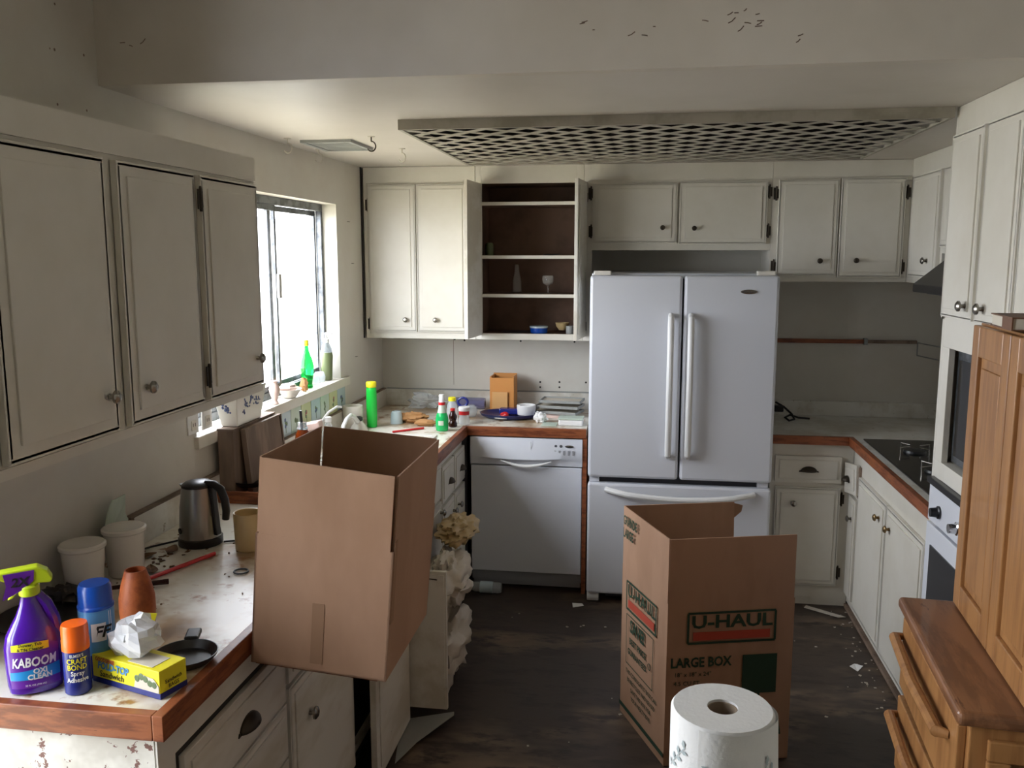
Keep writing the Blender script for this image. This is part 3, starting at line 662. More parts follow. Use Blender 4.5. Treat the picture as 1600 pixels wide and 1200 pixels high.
# pantry / oven tower
XP = 1.01
pt = thing('oven_cabinet', 'floor to ceiling white cabinet tower housing the wall oven on the right', 'cabinet', (1.35, 2.8, 0))
m_ = MB(); PY0, PY1 = 2.42, 3.172; X1 = XR - .001
m_.box(XP, X1, PY0, PY0 + .02, 0, ZC - .001).box(XP, X1, PY1 - .02, PY1, 0, ZC - .001)
m_.box(XP, X1, PY0 + .02, PY1 - .02, 1.495, ZC - .001).box(XP, X1, PY0 + .02, PY1 - .02, 1.045, 1.105).box(XP, X1, PY0 + .02, PY1 - .02, 0, .20)
m_.box(X1 - .02, X1, PY0 + .02, PY1 - .02, .20, 1.495).box(XP, XP + .02, 3.085, PY1 - .02, .2, 1.045).box(XP, XP + .02, 3.085, PY1 - .02, 1.105, 1.495)
m_.build('body', 'cabinet_paint', pt, bevel=.0015)
for (a, b_, k) in ((2.862, 3.142, 2.905), (2.575, 2.838, 2.755)):
    d = door(pt, 'R', XP, a, b_, 1.60, 2.19, inset=.028); knob(d, 'R', XP - .021, k, 1.645, 'nickel', .017)
door(pt, 'R', XP, 2.44, 2.56, 1.60, 2.19)
hinge(pt, 'R', XP - .001, 3.158, 1.625, 'nickel'); hinge(pt, 'R', XP - .001, 3.158, 2.12, 'bronze')
mwv = thing('built_in_microwave', 'dark built-in microwave in a grey frame above the wall oven', 'microwave', (1.3, 2.76, 1.106))
m_ = MB(); m_.box(XP + .03, XP + .05, 2.46, 3.084, 1.112, 1.488).box(XP + .05, 1.5, 2.48, 3.06, 1.108, 1.49); m_.build('body', 'aluminium', mwv, bevel=.001)
MB().box(XP + .022, XP + .03, 2.5, 3.045, 1.14, 1.46).build('door', 'black_glass', mwv)
ov = thing('built_in_oven', 'white wall oven with black trim and dark window beside the pine hutch', 'oven', (1.3, 2.76, .2))
MB().box(XP + .03, 1.6, 2.45, 3.075, .21, 1.04).build('body', 'appliance_white', ov)
MB().box(XP - .012, XP + .03, 2.45, 3.145, .893, 1.018).build('control_panel', 'appliance_white', ov, bevel=.003)
MB().box(XP - .022, XP + .03, 2.45, 3.15, 1.022, 1.044).build('trim', 'black_plastic', ov, bevel=.004)
for y in (3.03, 2.85, 2.67): MB().lathe([(.022, 0), (.022, .006), (.017, .009), (.015, .03), (.001, .031)], 18, fX('R', XP - .012, y, .945)).build('knob', 'chrome' if y != 3.03 else 'black_plastic', ov, smooth=True)
od = MB().box(XP - .014, XP + .03, 2.45, 3.145, .22, .884).build('door', 'appliance_white', ov, bevel=.003)
MB().box(XP - .018, XP - .014, 2.53, 3.085, .34, .815).build('window', 'black_glass', od)

# ================================================================ PINE HUTCH
th_ = math.radians(-4.9)
HL = .625
ht = thing('pine_hutch', 'honey pine hutch with drawers below and panelled doors above, at right', 'hutch', (.637, 1.742, 0), th_)
# local frame: y along the front (near -> far), x into the depth
D = .46
MB().box(.028, D, .015, HL - .015, 0, .87).build('base_body', 'pine', ht, world=False, bevel=.003)
tb = MB(); tb.box(0, D + .01, 0, HL, .868, .90); tb.build('top_board', 'pine_top', ht, world=False, bevel=.012)
ht.children[-1].modifiers[0].segments = 4
for i, (z0, z1, sk_) in enumerate(((.665, .855, 0), (.445, .645, -2.2), (.225, .425, 0), (.03, .205, 0))):
    X = T(.014, HL / 2, (z0 + z1) / 2) @ Rd(sk_, 'X'); hz = (z1 - z0) / 2
    q = MB(); q.box(-.004, .014, -HL / 2 + .035, HL / 2 - .035, -hz, hz, 0, X)
    d = q.build('drawer', 'pine', ht, world=False, bevel=.003)
    q = MB(); zz = hz - .052
    pts = [(-.004, -HL / 2 + .09, zz), (-.026, -HL / 2 + .10, zz), (-.034, 0, zz), (-.026, HL / 2 - .05, zz), (-.004, HL / 2 - .04, zz)]
    q.tube([X @ Vector(p) for p in pts], [.009, .014, .014, .014, .009], 10); q.build('pull', 'pine', d, world=False, smooth=True)
if True:   # dark strip standing in for shade in the gap above the crooked second drawer
    MB().box(.026, .029, .04, HL - .04, .640, .670).build('gap', 'dark_void', ht, world=False)
q = MB(); q.box(.06, D - .05, .002, .015, .80, .845).box(.06, .105, .002, .015, .05, .80).box(D - .095, D - .05, .002, .015, .05, .80).box(.105, D - .095, .002, .015, .05, .12).box(.105, D - .095, -.002, .015, .655, .685)
q.build('side_frame', 'pine', ht, world=False, bevel=.004)
UX = .128
MB().box(UX + .018, D, .01, HL - .022, .90, 1.635).build('upper_body', 'pine', ht, world=False, bevel=.002)
for (a, b_) in ((.012, .3), (.305, HL - .025)):
    q = MB(); s_ = .055
    q.box(UX, UX + .017, a, a + s_, .905, 1.63).box(UX, UX + .017, b_ - s_, b_, .905, 1.63).box(UX, UX + .017, a + s_, b_ - s_, .905, .968).box(UX, UX + .017, a + s_, b_ - s_, 1.555, 1.63)
    d = q.build('door', 'pine', ht, world=False, bevel=.003)
    q = MB(); q.box(UX + .009, UX + .016, a + s_, b_ - s_, .968, 1.555); q.box(UX + .005, UX + .010, a + s_ + .018, b_ - s_ - .018, .99, 1.53); q.build('panel', 'pine', d, world=False, bevel=.003)
MB().box(UX + .10, D - .02, .02, HL - .03, 1.6352, 1.6395).build('upper_top', 'pine_top', ht, world=False)
MB().box(UX - .004, UX + .018, .0, .01, .90, 1.635).build('corner_post', 'pine', ht, world=False)
bk = thing('book', 'thick worn brown book lying on top of the pine hutch', 'book', (.792, 2.085, 1.6405), math.radians(-6))
MB().box(0, .2, -.07, .09, .003, .026).build('pages', 'book_paper', bk, world=False); q = MB(); q.box(-.003, .203, -.073, .093, 0, .003).box(-.003, .203, -.073, .093, .026, .029).box(-.003, .0, -.073, .0, .003, .026); q.build('cover', 'book_brown', bk, world=False)

# ================================================================ CARDBOARD BOXES
def carton(name, label, B, Tt, crease, parts, gap=.006, open_flap=None):
    """B, Tt: four bottom and four top corners (near-left, near-right, far-right, far-left); crease = fraction of height"""
    c = sum((Vector(p) for p in B), Vector()) / 4
    t_ = thing(name, label, 'box', tuple(c))
    B = [Vector(p) for p in B]; Tt = [Vector(p) for p in Tt]; cc = sum(B, Vector()) / 4
    def inn(p, k, e=.004):
        q_ = (B[(k + 2) % 4] - B[k]); q_.normalize(); return p + q_ * e
    Cr = [B[k].lerp(Tt[k], crease) for k in range(4)]
    for k in range(4):
        a, b_ = k, (k + 1) % 4
        n = (B[b_] - B[a]).cross(Vector((0, 0, 1))).normalized() * -.0045
        along = (B[b_] - B[a]).normalized()
        q = MB(); q.hexa([B[a], B[b_], B[b_] + n, B[a] + n], [Cr[a], Cr[b_], Cr[b_] + n, Cr[a] + n]); q.build('side_panel', 'cardboard', t_)
        if open_flap == k: continue
        q = MB(); g = along * gap
        q.hexa([Cr[a] + g, Cr[b_] - g, Cr[b_] - g + n, Cr[a] + g + n], [Tt[a] + g, Tt[b_] - g, Tt[b_] - g + n, Tt[a] + g + n]); q.build('flap', 'cardboard', t_)
    q = MB(); u = Vector((0, 0, .004)); q.hexa([p for p in B], [p + u for p in B]); q.build('bottom_panel', 'cardboard', t_)
    return t_, B, Tt
# small carton on the pull-out board: tilted
RX = R(math.radians(.2), 'Z') @ R(math.radians(4.6), 'Y')
p0 = Vector((-.914, 1.862, .8365))
def bc(x, y, z): return p0 + RX @ Vector((x, y, z))
w1, d1, h1 = .334, .398, .503
Bc = [bc(0, 0, 0), bc(w1, 0, 0), bc(w1, d1, 0), bc(0, d1, 0)]; Tc = [bc(.0, 0, h1 + .003), bc(w1, 0, h1 - .006), bc(w1 + .004, d1, h1), bc(.004, d1, h1)]
bx1, _, _ = carton('cardboard_box', 'plain open cardboard box tilted on the pull-out board by the counter', Bc, Tc, .64, None, gap=.008)
q = MB(); q.hexa([bc(w1 * .44, -.0012, .02), bc(w1 * .53, -.0012, .02), bc(w1 * .53, 0, .02), bc(w1 * .44, 0, .02)], [bc(w1 * .44, -.0012, .17), bc(w1 * .53, -.0012, .17), bc(w1 * .53, 0, .17), bc(w1 * .44, 0, .17)]); q.build('tape', 'cardboard_edge', bx1)
for (z0, z1) in ((.236, .259), (.215, .226)): q = MB(); q.hexa([bc(-.0015, .004, z0), bc(.0, .004, z0), bc(0, .03, z0), bc(-.0015, .03, z0)], [bc(-.0015, .004, z1), bc(0, .004, z1), bc(0, .03, z1), bc(-.0015, .03, z1)]); q.build('printed_mark', 'navy', bx1)
q = MB(); q.hexa([bc(w1, .006, .14), bc(w1 + .0015, .006, .14), bc(w1 + .0015, .03, .14), bc(w1, .03, .14)], [bc(w1, .006, .34), bc(w1 + .0015, .006, .34), bc(w1 + .0015, .03, .34), bc(w1, .03, .34)]); q.build('glue_tab', 'cardboard_edge', bx1)
# large carton on the floor
BL, FL, FR_, BR = (-.061, 3.30), (.103, 2.93), (.548, 3.05), (.385, 3.43)
zt = .84
Bc = [(FL[0], FL[1], .002), (FR_[0], FR_[1], .002), (BR[0], BR[1], .002), (BL[0], BL[1], .002)]
Tc = [(FL[0] + .002, FL[1] - .004, zt), (FR_[0], FR_[1], zt), (.371, 3.44, zt), (BL[0], BL[1] + .02, zt)]
bx2, B2, T2 = carton('cardboard_box', 'tall open cardboard moving box with green and red print standing on the floor', Bc, Tc, .725, None, gap=.003, open_flap=1)
# torn back flap tongue, and the right flap folded down outside
q = MB(); q.prism([(0, 0), (.035, -.01), (.03, -.035), (.012, -.05), (0, -.06)], -.002, .002, 0, T(.369, 3.438, .835) @ R(math.radians(16), 'Z') @ R(PI / 2, 'X')); q.build('torn_flap', 'cardboard_edge', bx2)
def plane_frame(a, b_, off=.0015):
    a = Vector(a); b_ = Vector(b_); u = (b_ - a).normalized(); n = u.cross(Vector((0, 0, 1)))
    Mx = Matrix.Identity(4)
    for i in range(3): Mx[i][0] = u[i]; Mx[i][1] = (0, 0, 1)[i]; Mx[i][2] = n[i]; Mx[i][3] = a[i] + n[i] * off
    return Mx, (b_ - a).length
def rrect(mb, cx, cy, w_, h_, t_, X, mi=0):
    mb.box(cx - w_ / 2, cx + w_ / 2, cy + h_ / 2 - t_, cy + h_ / 2, 0, .0006, mi, X).box(cx - w_ / 2, cx + w_ / 2, cy - h_ / 2, cy - h_ / 2 + t_, 0, .0006, mi, X)
    mb.box(cx - w_ / 2 - t_ * .4, cx - w_ / 2 + t_ * .6, cy - h_ / 2 + t_ * .6, cy + h_ / 2 - t_ * .6, 0, .0006, mi, X).box(cx + w_ / 2 - t_ * .6, cx + w_ / 2 + t_ * .4, cy - h_ / 2 + t_ * .6, cy + h_ / 2 - t_ * .6, 0, .0006, mi, X)
def logo(X, cx, cy, w_, h_, parent):
    q = MB(); rrect(q, cx, cy, w_, h_, .008, X); q.build('printed_border', 'ink_green', parent)
    MB().box(cx - w_ * .44, cx + w_ * .44, cy - h_ * .38, cy - h_ * .12, 0, .0005, 0, X).build('printed_bar', 'ink_red', parent)
    text('U-HAUL', h_ * .55, 'ink_green', parent, X @ T(cx, cy + h_ * .17, .0002), sx=w_ * .78 / (h_ * .55 * 3.05), world=True, bold=.02)
Xf, wf = plane_frame((FL[0] + .001, FL[1] - .002, 0), (FR_[0], FR_[1], 0), .003)
logo(Xf, wf * .505, .515, wf * .69, .118, bx2)
text('LARGE BOX', .05, 'ink_green', bx2, Xf @ T(wf * .27, .388, 0), sx=.82, bold=.02)
text('18" x 18" x 24"', .022, 'ink_green', bx2, Xf @ T(wf * .06, .345, 0), align='LEFT'); text('4.5 CU FT', .022, 'ink_green', bx2, Xf @ T(wf * .06, .312, 0), align='LEFT')
MB().box(wf * .60, wf * .875, .262, .408, 0, .0006, 0, Xf).box(wf * .725, wf * .745, .21, .262, 0, .0006, 0, Xf).prism([(wf * .64, .08), (wf * .93, .10), (wf * .9, .18), (wf * .8, .21), (wf * .64, .20)], 0, .0006, 0, Xf).build('printed_picture', 'ink_green', bx2)
Xl, wl_ = plane_frame((BL[0], BL[1], 0), (FL[0], FL[1], 0), .004)
text('GRANDE', .05, 'ink_green', bx2, Xl @ T(wl_ * .03, .795, 0), sx=.62, align='LEFT', bold=.02); text('LARGE', .05, 'ink_green', bx2, Xl @ T(wl_ * .03, .745, 0), sx=.62, align='LEFT', bold=.02)
logo(Xl, wl_ * .47, .51, wl_ * .66, .118, bx2)
q = MB(); rrect(q, wl_ * .45, .335, wl_ * .60, .20, .003, Xl); q.tube([(wl_ * .68 + .012 * math.cos(a * .7), .315 + .012 * math.sin(a * .7), .0005) for a in range(9)], .0015, 4, X=Xl, cyc=True); q.build('printed_border', 'ink_green', bx2)
text('SAVE!', .068, 'ink_green', bx2, Xl @ T(wl_ * .40, .395, 0), sx=.8, bold=.03); text('BEST PRICE', .036, 'ink_green', bx2, Xl @ T(wl_ * .41, .335, 0), sx=.85, bold=.02); text('GUARANTEED', .033, 'ink_green', bx2, Xl @ T(wl_ * .40, .290, 0), sx=.8, bold=.02)
for k, s_ in enumerate(('THIS CORRUGATED BOX CAN', 'BE RECYCLED AND REUSED', 'SAVE THIS BOX FOR', 'YOUR NEXT MOVE')): text(s_, .024, 'ink_green', bx2, Xl @ T(wl_ * .5, .205 - k * .032, 0), sx=.85)
MB().box(0, wl_, .035, .052, 0, .0005, 0, Xl).build('printed_bar', 'ink_green', bx2)

# ================================================================ FOREGROUND: paper towel on a table below the frame
tbl = thing('side_table', 'white table just below the frame under the paper towel roll', 'table', (.1, .8, 0))
MB().box(-.45, .65, .45, 1.17, .985, 1.01).build('tabletop', 'laminate_clean', tbl, bevel=.004)
for (x, y) in ((-.40, .5), (.60, .5), (-.40, 1.12), (.60, 1.12)): MB().box(x - .02, x + .02, y - .02, y + .02, 0, .985).build('leg', 'pine', tbl, bevel=.002)
TX, TY = .106, 1.03
tw = thing('paper_towel_roll', 'white paper towel roll with faint leaf print in the near foreground', 'paper towel', (TX, TY, 1.01))
r = .0625; hz = .243
q = MB(); q.lathe([(.0185, .001), (r - .001, 0), (r, .002), (r, hz - .004), (r - .003, hz), (.0185, hz), (.018, .001)], 48); q.f = [f for f in q.f if len(f) == 4]; q.m = q.m[:len(q.f)]
q.build('roll', 'paper_white', tw, world=False, smooth=True, angle=50)
q = MB(); q.lathe([(.0182, .0005), (.0182, hz - .003), (.0165, hz - .003), (.0165, .0005), (.0182, .0005)], 32); q.f = [f for f in q.f if len(f) == 4]; q.m = q.m[:len(q.f)]
q.build('core', 'core_card', tw, world=False, smooth=True)
# loose outer sheet flaring off on the right
def sheet_r(a, v):
    k = max(0.0, (a + 30) / 75.0)
    return r + .0012 + min(1.6, k) ** 1.4 * (.007 + .046 * v) + .0018 * math.sin(k * 6 + v * 4) * min(1, k)
vs = []; fs = []; nu, nv = 36, 10
for i in range(nu + 1):
    for j in range(nv + 1):
        v = j / nv; a = -120 + 165 * i / nu; rr = sheet_r(a, v)
        vs.append((rr * math.cos(math.radians(a)), rr * math.sin(math.radians(a)), hz - .002 - v * (hz - .01) - .008 * max(0, (a + 30) / 75) * (1 - v)))
for i in range(nu):
    for j in range(nv): k = i * (nv + 1) + j; fs.append((k, k + 1, k + nv + 2, k + nv + 1))
q = MB(); q.add(vs, fs); q.build('loose_sheet', 'paper_white', tw, world=False, smooth=True, angle=80)
def on_sheet(a0, z0, pts):
    out = []
    for (u, w_) in pts:
        a = a0 + math.degrees(u / r); z = z0 + w_; v = min(1, max(0, (hz - z) / hz)); rr = (sheet_r(a, v) if a > -119 else r) + .0012
        out.append((rr * math.cos(math.radians(a)), rr * math.sin(math.radians(a)), z))
    return out
for (a0, z0, sc, tilt) in ((-100, .172, 1.0, 1.9), (-62, .176, 1.3, .7), (-40, .160, 1.2, 1.1), (-152, .19, 1.0, .9)):
    q = MB(); ct_, st_ = math.cos(tilt), math.sin(tilt)
    def rt(x, y): return (x * ct_ - y * st_, x * st_ + y * ct_)
    for k in range(5): x = (-.024 + k * .010) * sc; q.add(on_sheet(a0, z0, [rt(x, -.0005), rt(x + .010 * sc, -.0005), rt(x + .010 * sc, .0005), rt(x, .0005)]), [(0, 1, 2, 3)])
    for k in range(7):
        sg_ = (-1) ** k; x = (-.022 + k * .0075) * sc; dx_, dy_ = .007 * sc, sg_ * .008 * sc
        q.add(on_sheet(a0, z0, [rt(x, 0), rt(x + dx_ * .2, dy_ * .7), rt(x + dx_, dy_), rt(x + dx_ * .9, dy_ * .3)]), [(0, 1, 2, 3)])
    tag(q.build('printed_leaves', 'print_pale', tw, world=False), kind='stuff')

# ================================================================ ITEMS
def bottle(name, label, cat, x, y, z, prof, m_, n=20, group=None, sx=1, sy=1, rz=0, part='body'):
    t_ = thing(name, label, cat, (x, y, z), rz, group)
    MB().lathe(prof, n, None, 0, sx, sy).build(part, m_, t_, world=False, smooth=True)
    return t_
def L(prof, m_, name, par, n=20, sx=1, sy=1, X=None):
    return MB().lathe(prof, n, X, 0, sx, sy).build(name, m_, par, world=False, smooth=True)
# --- near end of the left counter; rz faces each label toward the room's near side
Z0 = ZT + .001
# purple trigger spray bottle
pb = thing('spray_bottle', 'purple trigger spray cleaner with lime green head at the counter corner', 'spray bottle', (-1.244, 1.557, Z0), math.radians(36))
L([(.040, 0), (.050, .004), (.053, .02), (.055, .06), (.055, .10), (.050, .125), (.040, .145), (.030, .162), (.021, .185), (.017, .205), (.0165, .215)], 'purple', 'body', pb, 32, 1.0, .62)
q = MB(); q.tube([(.044, 0, .12), (.040, 0, .15), (.028, 0, .185), (.014, 0, .205)], [.012, .013, .012, .010], 10); q.build('grip', 'purple', pb, world=False, smooth=True)
hd_ = L([(.0185, .207), (.020, .209), (.020, .226), (.016, .230)], 'lime', 'collar', pb, 18)
q = MB(); q.prism([(-.058, .252), (-.050, .264), (.018, .268), (.036, .256), (.045, .238), (.040, .230), (.014, .232), (.012, .226), (-.012, .226), (-.014, .238), (-.040, .242)], -.014, .014, 0, R(PI / 2, 'X')); q.build('trigger_head', 'lime', pb, world=False, bevel=.004)
q = MB(); q.prism([(-.036, .244), (-.030, .215), (-.040, .202), (-.032, .203), (-.018, .218), (-.014, .238)], -.006, .006, 0, R(PI / 2, 'X')); q.build('trigger', 'lime', pb, world=False, bevel=.002)
q = MB(); q.prism([(-.044, .260), (.012, .262), (.010, .240), (-.006, .226), (-.030, .214), (-.048, .206), (-.040, .235)], -.0155, -.0147, 0, R(PI / 2, 'X') @ Matrix.Scale(-1, 4, (0, 0, 1)))
tg = q.build('hang_tag', 'purple_label', pb, world=False)
text('2X', .026, 'ink_black', tg, T(-.016, -.0165, .240) @ R(PI / 2, 'X'), world=False, shear=.2, bold=.02)
def wrapped(body, size, m_, par, rx, ry_, z, sx=1.0, dx=0, **k):
    return text(body, size, m_, par, T(0, -ry_ - .0018, z) @ R(PI / 2, 'X') @ T(0, 0, 0), ell=(rx + .0014, ry_), sx=sx, dx=dx, world=False, **k)
def patch(par, m_, rx, ry_, z0, z1, u0=-.85, u1=.85, name='label', fz=None, off=.0009, n=16):
    """label hugging an elliptical body: u = x/rx; fz(u) gives extra top offset"""
    vs = []; fs = []
    for i in range(n + 1):
        u = u0 + (u1 - u0) * i / n; y = -math.sqrt(max(0, 1 - u * u)) * (ry_ + off) ; x = u * (rx + off)
        e = fz(u) if fz else 0
        vs += [(x, y, z0), (x, y, z1 + e)]
    for i in range(n): fs.append((2 * i, 2 * i + 2, 2 * i + 3, 2 * i + 1))
    return MB().add(vs, fs).build(name, m_, par, world=False, smooth=True)
lb = patch(pb, 'purple_label', .055, .0341, .018, .096, -.8, .8, fz=lambda u: .022 * (1 - u * u))
patch(lb, 'cyan_label', .0552, .0343, .036, .058, -.8, .8, 'label_band', fz=lambda u: .006 * u, off=.0014)
patch(lb, 'yellow', .0548, .0338, .098, .108, -.72, .5, 'label_band', fz=lambda u: .008 * (1 - u * u), off=.0016)
wrapped('KABOOM', .028, 'ink_white', lb, .055, .0341, .073, sx=.74, dx=-.001, shear=.15, bold=.02)
wrapped('Shower, Tub', .0085, 'ink_black', lb, .055, .0365, .112, dx=-.006, bold=.02); wrapped('& Tile Cleaner', .0085, 'ink_black', lb, .055, .0360, .1025, dx=-.006, bold=.02)
wrapped('OXI', .015, 'ink_white', lb, .055, .0345, .053, dx=.010, bold=.03); wrapped('CLEAN', .015, 'ink_white', lb, .055, .0345, .041, dx=.009, bold=.03)
wrapped('32 FL OZ (946 mL)', .005, 'ink_white', lb, .055, .0343, .024)
# orange-capped adhesive can
oc = bottle('spray_can', 'small navy spray can with bright orange cap beside the purple bottle', 'spray can', -1.152, 1.562, Z0, [(.024, 0), (.0262, .003), (.0262, .095), (.024, .102), (.0235, .104)], 'navy', 28, rz=math.radians(36))
L([(.0268, .0955), (.0268, .115), (.0261, .1165), (.0261, .141), (.0245, .148), (.012, .1485)], 'orange', 'cap', oc, 28)
patch(oc, 'orange', .0263, .0263, .094, .102, -.97, .97, 'cap_band', off=.0007, fz=lambda u: 0)
for (b_, s_, z, m2) in (("ELMER'S", .009, .086, 'ink_white'), ('CRAFT', .016, .074, 'yellow'), ('BOND', .016, .061, 'yellow'), ('Spray', .014, .048, 'ink_white'), ('Adhesive', .014, .034, 'ink_white')):
    text(b_, s_, m2, oc, T(0, -.0266, z) @ R(PI / 2, 'X'), radius=.0266, sx=.85, world=False, bold=.01)
# blue can
bc_ = bottle('spray_can', 'taller light blue spray can with royal blue cap behind the orange-capped one', 'spray can', -1.156, 1.642, Z0, [(.034, 0), (.036, .003), (.036, .150), (.034, .158), (.0335, .160)], 'light_blue', 28, rz=math.radians(36))
L([(.0372, .152), (.0372, .157), (.0345, .160), (.0335, .198), (.030, .205), (.012, .206)], 'blue', 'cap', bc_, 28)
patch(bc_, 'ink_white', .036, .036, .085, .125, -.35, .45, 'label', off=.0006); text('FF', .034, 'ink_black', bc_, T(.006, -.0374, .105) @ R(PI / 2, 'X'), radius=.037, world=False, shear=.3, bold=.02)
for u in (.62, .72): patch(bc_, 'ink_white', .036, .036, .03, .148, u, u + .03, 'label_stripe', off=.0006)
patch(bc_, 'navy', .036, .036, .004, .055, -.9, .9, 'label_band', off=.0005)
# clay-coloured vase
bottle('vase', 'tall terracotta vase standing behind the sandwich bag carton', 'vase', -1.160, 1.800, Z0, [(.024, 0), (.030, .003), (.037, .04), (.0405, .08), (.040, .11), (.033, .145), (.025, .170), (.0235, .176), (.020, .176), (.022, .165), (.020, .15)], 'terracotta', 28)
# sandwich-bag carton
cbx = thing('sandwich_bag_carton', 'yellow and blue sandwich bag carton at the front counter edge', 'carton', (-1.044, 1.612, Z0), math.radians(-16.5))
l_, d_, h_ = .097, .036, .060
q = MB(); q.box(-l_, l_, -d_, d_, 0, h_); q.build('body', 'yellow', cbx, world=False, bevel=.001)
q = MB(); q.box(-l_ - .0005, l_ + .0008, -d_ - .0008, d_, 0, .012); q.build('blue_band', 'navy', cbx, world=False)
def cart_text(s_, sz, m2, x, z, **k): return text(s_, sz, m2, cbx, T(x, -d_ - .0012, z) @ R(PI / 2, 'X'), world=False, **k)
cart_text('GOODSENSE', .012, 'ink_red', -.058, .053, sx=.8, bold=.02); cart_text('FOLD-TOP', .022, 'light_blue', -.036, .040, sx=.85, shear=.2, bold=.03); cart_text('Sandwich', .019, 'ink_black', -.040, .022, sx=1, shear=.1)
q = MB(); q.prism([(.025, .013), (.095, .013), (.095, .028), (.082, .042), (.05, .045), (.03, .032)], 0, .0009, 0, T(0, -d_ - .0008, 0) @ R(PI / 2, 'X')); q.build('printed_sandwich', 'book_paper', cbx, world=False)
q = MB()
for k in range(5): q.lathe([(.008, 0), (.006, .0008)], 8, T(.035 + k * .012, -d_ - .0016, .034 + .006 * math.sin(k * 1.3)) @ R(PI / 2, 'X'))
tag(q.build('printed_lettuce', 'motif_green', cbx, world=False), kind='stuff')
text('Sandwich', .012, 'ink_black', cbx, T(l_ + .0012, 0, .032) @ R(PI / 2, 'Z') @ R(PI / 2, 'X'), world=False); text('BAGS', .012, 'ink_black', cbx, T(l_ + .0012, 0, .020) @ R(PI / 2, 'Z') @ R(PI / 2, 'X'), world=False)
q = MB(); q.box(.0, .07, -.028, .02, h_ + .0002, h_ + .0012); q.build('printed_picture', 'book_paper', cbx, world=False)
lp = MB().lump((-1.058, 1.622, Z0 + h_ + .036), (.050, .042, .040), 3, .5, 1.6, 0, 10, 14).build('plastic_bag', 'thin_cling'); tag(lp, 'crumpled clear plastic bag on top of the yellow sandwich bag carton', 'plastic bag')
lp = MB().lump((0, 0, 0), (.040, .034, .033), 9, .7, 2.4, 0, 9, 12, ); lp.v = [v + Vector((-1.058, 1.622, Z0 + h_ + .036)) for v in lp.v]; lpi = lp.build('inner_fold', 'cling'); lpi.parent = bpy.data.objects['plastic_bag']
q = MB().prism([(-.02, 0), (.02, 0), (.026, .02), (-.01, .024)], -.001, .001, 0, T(-1.055, 1.66, Z0 + h_ + .052) @ R(.3, 'Z') @ R(PI / 2, 'X')).build('yellow_corner', 'yellow'); q.parent = bpy.data.objects['plastic_bag']
# black frying pans
def pan(label, x, y, r, a, lidded=False, z=Z0):
    p = thing('frying_pan', label, 'frying pan', (x, y, z), a, None)
    q = MB(); q.lathe([(r * .78, 0), (r * .97, .014), (r, .020), (r * .97, .020), (r * .76, .005), (.001, .004)], 36); q.build('body', 'black_plastic', p, world=False, smooth=True)
    q = MB(); q.box(r * .95, r + .05, -.016, .016, .012, .026); q.build('handle', 'black_plastic', p, world=False, bevel=.004)
    return p
pan('small black pan with stub handle right of the sandwich bag carton', -1.000, 1.722, .070, 1.9)
pan('large black pan cut by the left edge of the view near the purple bottle', -1.44, 1.87, .125, 2.6)
# canisters
for (x, y, top, lbl) in ((-1.488, 2.075, .135, 'white lidded canister nearest the camera, left of its twin'), (-1.448, 2.205, .142, 'white lidded canister beside the leaf-shaped glass dish')):
    c = bottle('canister', lbl, 'canister', x, y, Z0, [(.044, 0), (.047, .003), (.055, top - .022), (.055, top - .018)], 'white_ceramic', 28, 'white canisters by the left wall')
    L([(.057, top - .018), (.060, top - .014), (.060, top - .006), (.055, top - .002), (.046, top - .004), (.001, top - .005)], 'white_ceramic', 'lid', c, 28)
# leaf-shaped glass dish leaning on the wall
lf = thing('glass_dish', 'pale green leaf-shaped glass dish leaning on the wall behind the canisters', 'dish', (-1.535, 2.30, Z0))
vs = []; fs = []
N = 22
for i in range(N):
    a = 2 * PI * i / N; rr = (.075 + .008 * math.sin(a * 7)) * (1 + .5 * max(0, math.sin(a)))
    vs.append((.055 * 0 + .02 * (rr / .1) ** 2 - .012, rr * math.cos(a) * .62, .085 + rr * math.sin(a)))
vs.append((-.018, 0, .09))
for i in range(N): fs.append((i, (i + 1) % N, N))
q = MB(); q.add(vs, fs); o = q.build('body', 'tile_green', lf, world=False, smooth=True); s_ = o.modifiers.new('solid', 'SOLIDIFY'); s_.thickness = .005
# kettle
kt = thing('kettle', 'brushed steel electric kettle with black lid and handle near the backsplash', 'kettle', (-1.372, 2.49, Z0), math.radians(-12))
L([(.066, 0), (.068, .003), (.068, .022), (.063, .026)], 'black_plastic', 'base', kt, 32)
L([(.0635, .026), (.0640, .03), (.0585, .12), (.050, .182), (.049, .186)], 'steel', 'body', kt, 36)
L([(.050, .185), (.049, .192), (.040, .199), (.012, .203), (.001, .203)], 'black_plastic', 'lid', kt, 30)
q = MB(); q.tube([(.030, 0, .196), (.062, 0, .196), (.086, 0, .182), (.100, 0, .150), (.104, 0, .115), (.100, 0, .088)], [.010, .0125, .013, .013, .0125, .011], 12); q.build('handle', 'black_plastic', kt, world=False, smooth=True)
q = MB(); q.prism([(.046, .19), (.060, .19), (.070, .06), (.074, .035), (.058, .035)], -.012, .012, 0, R(PI / 2, 'X')); q.build('water_gauge', 'black_plastic', kt, world=False, bevel=.003)
q = MB(); q.lathe([(.010, 0), (.009, .003)], 14, T(-.028, -.0575, .052) @ R(-.45, 'Z') @ R(PI / 2, 'X')); q.build('switch', 'black_plastic', kt, world=False)
q = MB(); q.prism([(-.046, .186), (-.046, .165), (-.064, .188)], -.012, .012, 0, R(PI / 2, 'X')); q.build('spout', 'steel', kt, world=False)
